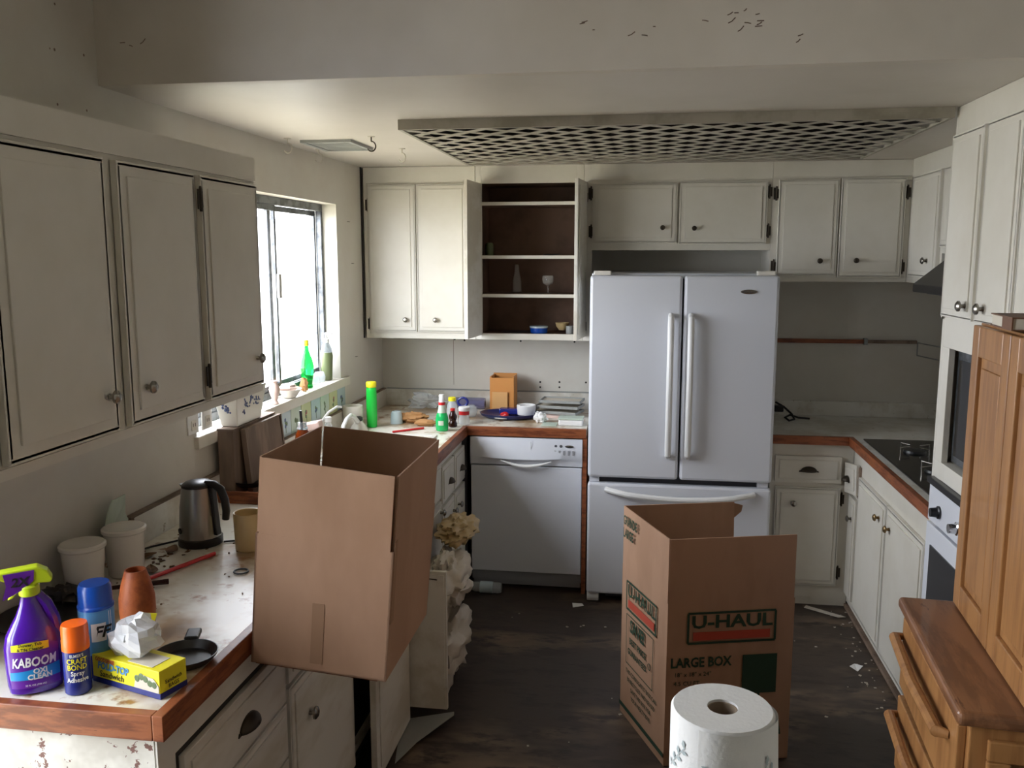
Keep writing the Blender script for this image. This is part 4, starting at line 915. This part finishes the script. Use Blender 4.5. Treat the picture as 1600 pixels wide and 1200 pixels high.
cd = MB(); cd.tube([(-1.30, 2.50, Z0 + .004), (-1.18, 2.55, Z0 + .004), (-1.05, 2.60, Z0 + .004)], .0032, 6); cd.tube([(-1.44, 2.50, Z0 + .004), (-1.50, 2.42, Z0 + .004), (-1.54, 2.33, Z0 + .004), (-1.545, 2.27, Z0 + .02)], .0032, 6); o = cd.build('power_cord', 'black_plastic'); tag(o, 'thin black power cord trailing from the steel kettle base', 'cord')
# utensils and dark clutter by the canisters
ut = thing('spatula', 'dark cooking spatula lying in front of the two canisters', 'spatula', (-1.42, 2.06, Z0), .5)
q = MB(); q.box(-.10, -.02, -.035, .035, .012, .017, 0, R(.22, 'Y')); q.build('blade', 'black_plastic', ut, world=False, bevel=.002)
q = MB(); q.tube([(-.03, 0, .012), (.05, 0, .012), (.16, .01, .008)], [.006, .006, .008], 8); q.build('handle', 'sauce', ut, world=False, smooth=True)
cl_ = MB().lump((-1.49, 1.975, Z0 + .022), (.045, .028, .022), 4, .8, 2.2, 0, 9, 12).build('rag', 'hood_metal', smooth=True); tag(cl_, 'crumpled dark rag in front of the left canister', 'rag')
for (p, q_, lbl, r_) in (((-1.352, 2.165), (-1.272, 2.385), 'thick red straw on the stained counter in front of the kettle', .0062), ((-1.262, 4.262), (-1.13, 4.385), 'long red straw lying by the sink beside the green dish soap', .0055)):
    o = MB().tube([(p[0], p[1], Z0 + r_), (q_[0], q_[1], Z0 + r_)], r_, 8).build('straw', 'red', smooth=True); tag(o, lbl, 'straw')
rg = MB().tube([(-1.128 + .020 * math.cos(a * PI / 8), 2.262 + .020 * math.sin(a * PI / 8), Z0 + .003) for a in range(16)], .0028, 6, cyc=True).build('rubber_ring', 'black_plastic', smooth=True); tag(rg, 'small black rubber ring on the counter left of the cardboard box', 'ring')
cy = bottle('plastic_tub', 'pale yellowish clear tub half hidden behind the cardboard box', 'tub', -1.195, 2.46, Z0, [(.040, 0), (.042, .003), (.045, .115), (.044, .118), (.041, .117), (.038, .004)], 'bag_yellow', 24)
# wooden tray, little pan, can
ty_ = thing('wooden_tray', 'reddish brown wooden tray on the counter behind the kettle', 'tray', (-1.42, 3.05, Z0))
q = MB(); q.box(-.12, .12, -.13, .13, 0, .012).box(-.12, .12, -.13, -.118, .012, .045).box(-.12, .12, .118, .13, .012, .045).box(-.12, -.108, -.118, .118, .012, .045).box(.108, .12, -.118, .118, .012, .045); q.build('body', 'trim_wood', ty_, world=False, bevel=.002)
pan('small dark pan resting on the brown wooden tray', -1.45, 3.03, .075, 2.4, z=Z0 + .047)
tn = bottle('food_can', 'red and green food can standing behind the wooden tray', 'can', -1.385, 3.245, Z0, [(.036, 0), (.036, .10), (.034, .102)], 'red', 20)
L([(.0365, .0), (.0365, .03)], 'motif_green', 'label_band', tn)
# wooden crate and boards leaning against the wall, planter on top
wc = thing('wooden_board', 'grey-brown framed wooden board leaning on the wall under the sill end', 'board', (-1.48, 3.15, Z0))
q = MB(); X = T(-1.44, 3.20, Z0) @ Rd(-5, 'Y'); q.box(-.012, 0, -.18, .13, 0, .255, 0, X); q.build('panel', 'grey_wood', wc, bevel=.002)
q = MB(); q.box(-.016, .004, .13, .142, 0, .262, 0, X).box(-.016, .004, -.19, -.18, 0, .262, 0, X).box(-.016, .004, -.18, .13, .255, .262, 0, X); q.build('frame', 'grey_wood', wc, bevel=.001)
kd = thing('wooden_crate', 'low wooden crate carrying the blue-flowered planter beside the window', 'crate', (-1.535, 3.1, Z0))
q = MB(); q.box(-1.544, -1.482, 2.96, 3.32, Z0, Z0 + .262); q.build('body', 'grey_wood', kd, bevel=.002)
q = MB(); q.box(-1.544, -1.478, 2.955, 3.325, Z0 + .262, Z0 + .27); q.build('top', 'grey_wood', kd)
pl = thing('planter', 'white ceramic planter with blue flowers at the window sill end', 'planter', (-1.515, 3.10, Z0 + .271))
def frust(mb, w0, d0, w1, d1, z0, z1): mb.hexa([(-w0, -d0, z0), (w0, -d0, z0), (w0, d0, z0), (-w0, d0, z0)], [(-w1, -d1, z1), (w1, -d1, z1), (w1, d1, z1), (-w1, d1, z1)]); return mb
frust(MB(), .032, .10, .048, .13, 0, .135).build('body', 'white_ceramic', pl, world=False, bevel=.003)
q = MB(); random.seed(5)
for k in range(34):
    cx, cz = random.choice(((-.05, .07), (.05, .07), (.0, .09))); a = random.random() * 6.28; rr = random.uniform(.0, .028)
    yy = cx + rr * math.cos(a); zz = cz + rr * math.sin(a); xs = .032 + .016 * zz / .135
    q.lathe([(random.uniform(.003, .007), 0), (.003, .0014)], 7, T(xs + .0004, yy, zz) @ R(PI / 2, 'Y'))
for k in range(14):
    a = random.random() * 6.28; rr = random.uniform(0, .02); zz = .07 + rr * math.sin(a); q.lathe([(random.uniform(.003, .006), 0), (.002, .0014)], 7, T(rr * math.cos(a), -(.10 + .03 * zz / .135) - .0004, zz) @ R(PI / 2, 'X'))
tag(q.build('painted_flowers', 'motif_blue', pl, world=False), kind='stuff')
MB().box(-.04, .04, -.12, .12, .10, .128).build('soil', 'debris', pl, world=False)
# outlets on the left wall
def outlet(y, z, label, sw=False):
    o = thing('wall_outlet' if not sw else 'wall_switch', label, 'outlet' if not sw else 'switch', (XL, y, z))
    MB().box(XL, XL + .006, y - .036, y + .036, z - .058, z + .058).build('cover_plate', 'white_plastic', o, bevel=.002)
    if sw: MB().box(XL + .006, XL + .016, y - .006, y + .006, z - .012, z + .012).build('toggle', 'white_plastic', o)
    else:
        for dz in (-.027, .027):
            s_ = MB().box(XL + .006, XL + .009, y - .016, y + .016, z + dz - .018, z + dz + .018).build('socket', 'white_ceramic', o, bevel=.002)
            for dy in (-.007, .007): MB().box(XL + .009, XL + .0095, y + dy - .0015, y + dy + .0015, z + dz - .004, z + dz + .008).build('slot', 'ink_black', s_)
outlet(2.83, 1.235, 'white wall outlet nearest the camera under the wall cabinet'); outlet(2.93, 1.235, 'second white wall outlet, just right of the nearest one'); outlet(3.09, 1.225, 'white switch plate between the outlets and the wooden board', True)
# --- window sill things
SZ = wz0 + .001
v = bottle('bud_vase', 'small pinkish slender vase, leftmost on the window sill', 'vase', -1.575, 3.545, SZ, [(.014, 0), (.018, .003), (.010, .016), (.020, .045), (.024, .065), (.016, .085), (.013, .095), (.020, .102), (.017, .102)], 'shell_pink', 20)
bw = thing('small_bowl', 'small white shell-like bowl on the window sill', 'bowl', (-1.58, 3.72, SZ)); q = MB(); q.lathe([(.022, 0), (.030, .006), (.052, .040), (.050, .040), (.026, .008), (.001, .006)], 24, None, 0, 1, 1.2); q.build('body', 'white_ceramic', bw, world=False, smooth=True)
q = MB(); q.lump((0, 0, .048), (.040, .052, .018), 5, .5, 2.5, 0, 8, 12); q.build('shell', 'shell_pink', bw, world=False, smooth=True)
fgn = MB().lump((-1.585, 3.905, SZ + .030), (.018, .016, .032), 8, .6, 2.5, 0, 10, 12).build('driftwood_figurine', 'kraft', smooth=True); tag(fgn, 'little tan driftwood figurine in front of the green bottle', 'figurine')
gb = bottle('glass_bottle', 'bright green curvy glass bottle with yellow cap on the sill', 'bottle', -1.615, 4.02, SZ, [(.024, 0), (.027, .004), (.024, .02), (.031, .07), (.034, .10), (.029, .135), (.018, .165), (.012, .185), (.011, .205)], 'bottle_green', 24)
L([(.012, .2055), (.0125, .208), (.0125, .232), (.011, .234)], 'yellow', 'cap', gb)
pp = bottle('pump_bottle', 'olive green soap pump bottle at the far end of the sill', 'pump bottle', -1.615, 4.29, SZ, [(.024, 0), (.027, .004), (.031, .10), (.033, .125), (.030, .145)], 'olive_liquid', 24)
L([(.030, .1452), (.028, .165), (.016, .19), (.0155, .195)], 'clear_plastic', 'shoulder', pp); L([(.016, .1955), (.017, .197), (.016, .214), (.006, .217), (.005, .235)], 'white_plastic', 'pump', pp)
MB().box(-.006, .034, -.006, .006, .2355, .247).build('nozzle', 'white_plastic', pp, world=False, bevel=.003)
for (y, l) in ((4.13, 'clear round glass jar lying low between the green bottle and pump'), (4.21, 'clear glass jar touching the pump bottle on the sill')):
    bottle('glass_jar', l, 'jar', -1.625, y, SZ, [(.022, 0), (.026, .004), (.030, .03), (.024, .05), (.020, .054), (.022, .05), (.027, .03), (.020, .006)], 'thin_clear', 18)
# --- sink surroundings
am = bottle('syrup_bottle', 'amber brown bottle with brush handle in its neck by the sink', 'bottle', -1.425, 3.475, Z0, [(.036, 0), (.040, .004), (.044, .04), (.042, .08), (.030, .10), (.034, .125), (.030, .15), (.022, .165), (.021, .17)], 'amber', 24)
L([(.022, .1705), (.023, .175), (.017, .188), (.019, .20)], 'clear_plastic', 'neck', am); q = MB(); q.tube([(0, 0, .14), (-.006, 0, .25)], .006, 8); q.build('brush_handle', 'black_plastic', am, world=False)
sg = thing('scrub_brush', 'pinkish tan scrub block with clear handle leaning by the sink', 'brush', (-1.42, 3.585, Z0 + .007)); q = MB(); X = T(0, 0, .148) @ Rd(-12, 'Y'); q.box(-.05, .04, -.025, .025, -.012, .028, 0, X); q.build('block', 'shell_pink', sg, world=False, bevel=.008)
q = MB(); q.tube([(.0, 0, .14), (.005, 0, .07), (-.012, 0, .0)], .012, 10); q.build('handle', 'clear_plastic', sg, world=False, smooth=True)
sp = bottle('clear_bottle', 'small clear bottle with white cap in front of the faucet', 'bottle', -1.455, 3.86, Z0 , [(.030, 0), (.033, .004), (.033, .075), (.017, .115), (.014, .128)], 'thin_clear', 20); L([(.0145, .1285), (.016, .130), (.016, .151), (.012, .153)], 'white_plastic', 'cap', sp)
fc = thing('faucet', 'white and chrome kitchen faucet arching over the sink', 'faucet', (-1.455, 4.30, Z0)); L([(.050, .0), (.048, .006), (.036, .028), (.022, .044), (.018, .05)], 'white_ceramic', 'base', fc, 28); L([(.019, .0505), (.022, .056), (.021, .070), (.012, .074)], 'hood_metal', 'handle', fc)
q = MB(); q.tube([(.0, -.02, .05), (.0, -.07, .085), (.01, -.15, .108), (.02, -.24, .105), (.03, -.32, .085), (.035, -.345, .06)], [.013, .011, .010, .010, .010, .010], 12); q.build('spout', 'white_plastic', fc, world=False, smooth=True)
fc2 = thing('filter_tap', 'slim white gooseneck filter tap behind the clear bottle', 'faucet', (-1.50, 3.84, Z0)); L([(.014, 0), (.013, .012), (.006, .016)], 'white_ceramic', 'base', fc2); q = MB(); q.tube([(0, 0, .014), (0, 0.0, .08), (.004, .04, .125), (.01, .12, .155), (.016, .22, .165), (.02, .27, .155)], .006, 10); q.build('spout', 'white_plastic', fc2, world=False, smooth=True)
mg = bottle('white_canister', 'plain white canister standing behind the chrome faucet', 'canister', -1.500, 4.34, Z0, [(.050, 0), (.053, .003), (.055, .118), (.053, .124), (.049, .124), (.047, .010)], 'white_ceramic', 28)
gt = bottle('cleaner_bottle', 'tall bright green cleaner bottle with yellow cap in the sink corner', 'bottle', -1.415, 4.40, Z0, [(.024, 0), (.027, .003), (.0285, .06), (.029, .13), (.0275, .19), (.0265, .208), (.024, .214)], 'green_plastic', 26, sy=.85)
L([(.0265, .2145), (.0275, .217), (.0275, .238), (.024, .243), (.012, .244)], 'yellow', 'cap', gt, 26)
sb = bottle('foam_cup', 'pale blue foam cup upside down beside the green cleaner bottle', 'cup', -1.315, 4.52, Z0, [(.034, 0), (.030, .05), (.026, .066), (.020, .068)], 'tile_blue', 22)
pk = MB(); pk.lump((-1.235, 4.56, Z0 + .028), (.085, .045, .028), 12, .4, 2.6, 0, 14, 20); pk.lump((-1.14, 4.47, Z0 + .018), (.060, .030, .018), 14, .4, 3, 0, 10, 14); o = pk.build('paper_bag', 'kraft', smooth=True, angle=40); tag(o, 'crumpled brown paper bag lying on the counter corner by the foam cup', 'paper bag')
ds = bottle('dish_soap_bottle', 'green dish soap bottle with red collar and white spout', 'bottle', -1.025, 4.36, Z0, [(.028, 0), (.032, .003), (.034, .03), (.034, .06), (.030, .082), (.024, .095)], 'green_liquid', 26, sy=.8)
L([(.024, .0955), (.021, .11), (.0165, .136)], 'pale_green', 'shoulder', ds); L([(.0175, .1365), (.0175, .150)], 'red', 'collar', ds); L([(.015, .1505), (.015, .185), (.013, .19), (.006, .191)], 'white_plastic', 'cap', ds)
patch(ds, 'pale_green', .034, .0272, .032, .055, -.4, .4, 'label', off=.0008)
dc = bottle('clear_bottle', 'clear bottle with yellow cap right behind the dish soap', 'bottle', -1.015, 4.56, Z0, [(.028, 0), (.031, .004), (.031, .07), (.028, .10), (.020, .12), (.018, .124)], 'thin_clear', 22); L([(.0205, .1245), (.0205, .142), (.017, .145)], 'yellow', 'cap', dc)
sc_ = bottle('sauce_bottle', 'small dark sauce bottle between dish soap and red-banded jar', 'bottle', -.992, 4.47, Z0, [(.020, 0), (.023, .003), (.023, .02), (.016, .032), (.022, .045), (.022, .06), (.014, .074), (.012, .086)], 'sauce', 20); L([(.013, .0865), (.013, .098), (.010, .10)], 'red', 'cap', sc_)
jr = bottle('spice_jar', 'clear jar with white lid and red band near the counter corner', 'jar', -.948, 4.555, Z0, [(.026, 0), (.030, .003), (.032, .025), (.026, .045), (.027, .052)], 'thin_clear', 22); L([(.0285, .0525), (.0285, .072)], 'red', 'band', jr); L([(.030, .0725), (.031, .074), (.031, .092), (.028, .095)], 'white_plastic', 'lid', jr)
bottle('glass_jar', 'round clear glass jar behind the red-banded jar', 'jar', -.955, 4.78, Z0, [(.022, 0), (.032, .01), (.037, .032), (.032, .055), (.020, .066), (.018, .066), (.030, .05), (.034, .03), (.02, .006)], 'thin_clear', 20)
hg = thing('scissors', 'purple-handled scissors standing behind the yellow-capped clear bottle', 'scissors', (-.985, 4.70, Z0)); q = MB(); q.tube([(.028 * math.cos(a * .5), 0, .095 + .024 * math.sin(a * .5)) for a in range(12)], .007, 8, cyc=True); q.build('handle', 'navy', hg, world=False, smooth=True); MB().box(-.006, .006, -.002, .002, 0, .075).build('blade', 'steel', hg, world=False)
gw = thing('clear_food_tray', 'crumpled clear plastic food tray against the back corner', 'tray', (-1.27, 5.0, Z0)); q = MB(); q.lump((0, 0, .045), (.10, .05, .042), 21, .7, 2.2, 0, 10, 14); q.build('body', 'thin_clear', gw, world=False)
pr2 = thing('wrap_roll', 'roll of clear purplish plastic wrap leaning along the back wall', 'plastic wrap', (-1.02, 5.03, Z0 + .034)); q = MB(); q.lathe([(.018, -.10), (.033, -.10), (.034, .08), (.033, .10), (.016, .10), (.016, -.10)], 22, R(PI / 2, 'Y') @ R(.0, 'X')); q.build('roll', 'thin_purple', pr2, world=False, smooth=True); L([(.016, .101), (.012, .102)], 'gasket', 'core_end', pr2, X=R(PI / 2, 'Y'))
# --- back counter
bt = thing('blue_tray', 'oval dark blue serving tray holding odds and ends', 'tray', (-.735, 4.79, Z0)); q = MB(); q.lathe([(.13, 0), (.16, .012), (.172, .028), (.166, .028), (.152, .014), (.13, .006), (.001, .005)], 40, None, 0, 1, .72); q.build('body', 'blue_tray', bt, world=False, smooth=True)
MB().box(-.05, .0, -.012, .018, .02, .045).build('paper_tag', 'white_plastic', bt, world=False) if False else None
def small(name, label, cat, x, y, z, m_, fn, **k):
    t_ = thing(name, label, cat, (x, y, z), **k); q = MB(); fn(q); q.build('body', m_, t_, world=False, smooth=True); return t_
o = MB().box(-.80, -.68, 4.80, 4.86, Z0 + .012, Z0 + .045, 0).build('blue_case', 'navy', bevel=.008); tag(o, 'navy blue plastic case lying in the blue tray', 'case')
o = MB().lump((-.755, 4.735, Z0 + .024), (.024, .018, .014), 2, .3, 2).build('red_lid', 'red', smooth=True); tag(o, 'small red cap in the middle of the blue tray', 'cap')
o = MB().lathe([(.045, 0), (.048, .004), (.03, .008), (.001, .009)], 22, T(-.765, 4.71, Z0 + .010)).build('jar_lid', 'white_ceramic', smooth=True); tag(o, 'flat white lid at the front of the blue tray', 'lid')
ws = bottle('tape_roll', 'white round tub at the right of the blue tray', 'tub', -.645, 4.82, Z0 + .014, [(.050, 0), (.052, .003), (.054, .052), (.050, .055), (.046, .052), (.044, .01)], 'white_plastic', 26)
wd = thing('knife_block', 'tan wooden square holder with dark hollow on the back counter', 'utensil holder', (-.80, 4.98, Z0)); q = MB(); a_ = .070; h_ = .205
q.box(-a_, a_, -a_, -a_ + .008, 0, h_).box(-a_, a_, a_ - .008, a_, 0, h_ + .012).box(-a_, -a_ + .008, -a_ + .008, a_ - .008, 0, h_ + .006).box(a_ - .008, a_, -a_ + .008, a_ - .008, 0, h_ + .006).box(-a_, a_, -a_, a_, 0, .004); q.build('body', 'knife_wood', wd, world=False, bevel=.001)
MB().box(-a_ + .009, a_ - .009, -a_ + .009, a_ - .009, .02, .188).build('lining', 'dark_void', wd, world=False)
o = MB().box(-.855, -.765, 4.898, 4.903, Z0 + .028, Z0 + .125).build('tan_card', 'tan_card'); tag(o, 'small square tan card leaning on the front of the wooden holder', 'card')
for k in range(3):
    rk = thing('baking_rack', ('lowest grey plastic rack of the stack on the back counter', 'middle grey plastic rack of the stack on the back counter', 'topmost grey plastic rack of the stack, tilted')[k], 'rack', (-.475 + .012 * k, 4.90, Z0 + .016 + .031 * k), math.radians(-14 + 4 * k), 'grey racks stacked by the fridge')
    q = MB(); w_, dd_ = .135 - .008 * k, .075
    q.box(-w_, w_, -dd_, -dd_ + .006, 0, .016).box(-w_, w_, dd_ - .006, dd_, 0, .016).box(-w_, -w_ + .006, -dd_, dd_, 0, .016).box(w_ - .006, w_, -dd_, dd_, 0, .016); q.build('rim', 'rack_grey', rk, world=False, bevel=.002)
    for j in range(7): MB().box(-w_ + .02 + j * w_ * .28, -w_ + .026 + j * w_ * .28, -dd_ + .006, dd_ - .006, .002, .006).build('slat', 'rack_grey', rk, world=False)
    MB().box(-w_ + .006, w_ - .006, -dd_ + .006, dd_ - .006, .006, .008).build('plate', 'book_paper', rk, world=False)
o = MB().box(-.62, -.40, 4.80, 4.97, Z0, Z0 + .014, 0, T(-.5, 4.9, 0) @ Rd(-16, 'Z') @ T(.5, -4.9, 0)).build('magazine', 'shell_pink'); tag(o, 'pinkish brown magazine under the stacked grey racks', 'magazine')
o = MB().lump((-.548, 4.665, Z0 + .024), (.034, .028, .028), 31, .7, 2.2).build('tissue', 'paper_white', smooth=True, angle=25); tag(o, 'crumpled white tissue on the back counter edge', 'tissue')
wx = thing('white_container', 'low white plastic box at the counter edge beside the fridge', 'container', (-.375, 4.62, Z0)); MB().box(-.065, .065, -.045, .05, 0, .034).build('body', 'white_plastic', wx, world=False, bevel=.008); MB().box(-.068, .068, -.048, .053, .034, .041).build('lid', 'tile_green', wx, world=False, bevel=.004)
o = MB().box(-.53, -.45, 4.56, 4.66, Z0, Z0 + .003, 0).build('sponge_cloth', 'tile_green'); tag(o, 'flat pale green cloth between the tissue and white box', 'cloth')
# --- inside the open cabinet
bottle('oil_bottle', 'small dim bottle on the third shelf of the open cabinet', 'bottle', -.715, 4.93, 1.592, [(.022, 0), (.026, .003), (.026, .08), (.014, .11), (.012, .15), (.014, .16)], 'thin_dim', 20)
bottle('wine_glass', 'clear stemmed glass right of the dim bottle in the open cabinet', 'glass', -.535, 4.90, 1.592, [(.030, 0), (.004, .004), (.004, .04), (.030, .055), (.034, .08), (.030, .10), (.028, .10), (.031, .08), (.026, .058), (.002, .046)], 'thin_dim', 22)
t_ = thing('food_container', 'blue and clear round food container on the cabinet bottom shelf', 'container', (-.585, 4.90, 1.369)); L([(.044, 0), (.048, .003), (.050, .03)], 'blue', 'body', t_, 26); L([(.052, .0305), (.052, .040), (.03, .042)], 'tile_blue', 'lid', t_, 26)
bottle('small_bowl', 'yellow patterned bowl tilted on the cabinet bottom shelf', 'bowl', -.455, 4.93, 1.385, [(.018, 0), (.034, .02), (.040, .042), (.038, .042), (.030, .02), (.001, .008)], 'bag_yellow', 24)
bottle('mug', 'small grey mug in the right corner of the open cabinet', 'mug', -.405, 4.87, 1.369, [(.022, 0), (.024, .002), (.024, .045), (.021, .045), (.021, .005)], 'rack_grey', 20)
bottle('saucer', 'dark saucer lying on the second shelf of the open cabinet', 'saucer', -.52, 4.93, 1.803, [(.02, 0), (.05, .007), (.048, .008), (.001, .003)], 'hood_metal', 24)
bottle('glass_jar', 'greenish jar at the left of the second cabinet shelf', 'jar', -.868, 4.90, 1.803, [(.022, 0), (.024, .003), (.024, .06), (.018, .07)], 'olive_liquid', 18)
bottle('serving_plate', 'dark flat plate on the cabinet bottom shelf left of the blue container', 'plate', -.73, 4.92, 1.369, [(.04, 0), (.075, .006), (.073, .008), (.001, .003)], 'hood_metal', 26)
# phone-like dark gadget with cord right of the fridge
ph = thing('corded_gadget', 'tangle of black cord and plug behind the fridge side on the right counter', 'cord', (.80, 4.93, Z0)); q = MB(); q.tube([(-.06, .06, .09), (-.02, .03, .07), (.02, .0, .035), (.03, -.03, .012), (.0, -.05, .006), (-.02, -.03, .02), (.01, .0, .03), (.06, .02, .012), (.12, .02, .008)], .006, 8); q.build('cord', 'black_plastic', ph, world=False, smooth=True); MB().box(-.07, -.02, .02, .07, .04, .075).build('plug', 'black_plastic', ph, world=False, bevel=.006)
# --- trash behind the open door
for (x, y, z, sx_, sy_, sz_, m2, l, sd) in ((-.822, 3.47, .165, .104, .26, .145, 'bag_white', 'lumpy white trash bag on the floor behind the open cabinet door', 41), (-.822, 3.55, .415, .095, .24, .105, 'bag_white', 'white trash bag stacked behind the open cabinet door', 42), (-.825, 3.78, .565, .085, .16, .05, 'bag_yellow', 'yellowish translucent plastic bag on top of the trash heap', 43)):
    q = MB(); q.lump((x, y, z), (sx_, sy_, sz_), sd, .42, 3.2, 0, 26, 36)
    o = q.build('trash_bag', m2, smooth=True, angle=60); tag(o, l, 'trash bag', 'trash bags by the sink cabinet')
cd_ = MB(); cd_.add([(-.905, 3.09, .004), (-.70, 3.125, .035), (-.695, 3.10, .035), (-.80, 2.93, .012), (-.845, 2.80, .003)], [(0, 1, 2, 3, 4)]); o = cd_.build('torn_sheet', 'rack_grey'); s_ = o.modifiers.new('solid', 'SOLIDIFY'); s_.thickness = .002; tag(o, 'torn grey sheet on the floor below the open cabinet door', 'sheet')
fb_ = thing('drink_bottle', 'clear drink bottle with blue label lying on the floor at the dishwasher', 'bottle', (-.80, 4.43, .034)); L([(.010, -.12), (.012, -.10), (.028, -.07), (.031, .06), (.026, .075)], 'thin_clear', 'body', fb_, 18, X=R(PI / 2, 'Y')); L([(.0315, -.04), (.0315, .03)], 'tile_blue', 'label', fb_, 18, X=R(PI / 2, 'Y')); L([(.0125, -.135), (.0125, -.118)], 'yellow', 'cap', fb_, 14, X=R(PI / 2, 'Y'))
# --- floor litter
q = MB(); q.prism([(.85, 4.47), (.865, 4.50), (1.035, 4.375), (1.0, 4.365)], .004, .007); o = q.build('wood_splinter', 'scraps'); tag(o, 'long pale triangular splinter on the floor behind the moving box', 'splinter')
for (x, y, l, a) in ((-.31, 4.33, 'folded white paper scrap by the left fridge wheel', .4), (.96, 3.82, 'tiny white paper scrap on the floor by the right cabinets', 1.0)):
    q = MB(); X = T(x, y, .002) @ R(a, 'Z'); q.add([(-.03, -.018, 0), (.03, -.02, .004), (.034, .02, 0), (-.02, .022, .008)], [(0, 1, 2, 3)], 0, X); o = q.build('paper_scrap', 'paper_white'); s_ = o.modifiers.new('solid', 'SOLIDIFY'); s_.thickness = .0008; tag(o, l, 'paper scrap')
random.seed(11)
q = MB()
for k in range(90):
    if k < 45: x, y = random.uniform(.95, 1.05), random.uniform(3.4, 4.45)
    else: x, y = random.uniform(-.7, 1.0), random.uniform(1.9, 4.3)
    s_ = random.uniform(.002, .009); q.prism([(s_ * random.uniform(.5, 1), 0), (0, s_ * random.uniform(.5, 1)), (-s_, -s_ * .4), (0, -s_)], 0, .002, 0, T(x, y, .0005) @ R(random.random() * 6, 'Z'))
o = q.build('floor_litter', 'scraps'); tag(o, 'crumbs and flakes of dry litter scattered on the kitchen floor', 'litter', kind='stuff')
q = MB()
for k in range(80):
    y = random.uniform(1.75, 3.0); x = random.uniform(-1.5, -1.0)
    if k < 40: x, y = random.gauss(-1.42, .05), random.gauss(2.3, .08)
    x = min(-.97, max(-1.53, x))
    s_ = random.uniform(.002, .010); q.prism([(s_, 0), (s_ * .2, s_ * .5), (-s_, s_ * .1), (-s_ * .3, -s_ * .6)], 0, random.uniform(.001, .004), 0, T(x, y, Z0) @ R(random.random() * 6, 'Z'))
o = q.build('counter_debris', 'debris'); tag(o, 'dry brown leaf bits and grime strewn across the left counter', 'debris', kind='stuff')
for (x, y, l) in ((-1.385, 2.23, 'curled dark dry leaf on the counter in front of the canisters'), (-1.47, 2.33, 'dry leaf on the counter between canister and kettle'), (-1.42, 2.40, 'long dry leaf beside the black kettle cord')):
    vs = []; fs = []
    for i in range(9):
        u = i / 8; w_ = .016 * math.sin(PI * u) + .001; vs += [((u - .5) * .075, -w_, .004 + .014 * abs(u - .5)), ((u - .5) * .075, 0, .001 + .012 * abs(u - .5)), ((u - .5) * .075, w_, .010)]
    for i in range(8):
        for j in range(2): a = i * 3 + j; fs.append((a, a + 3, a + 4, a + 1))
    q = MB(); q.add(vs, fs, 0, T(x, y, Z0) @ R(random.random() * 3, 'Z')); o = q.build('dry_leaf', 'debris'); s_ = o.modifiers.new('solid', 'SOLIDIFY'); s_.thickness = .001; tag(o, l, 'leaf')
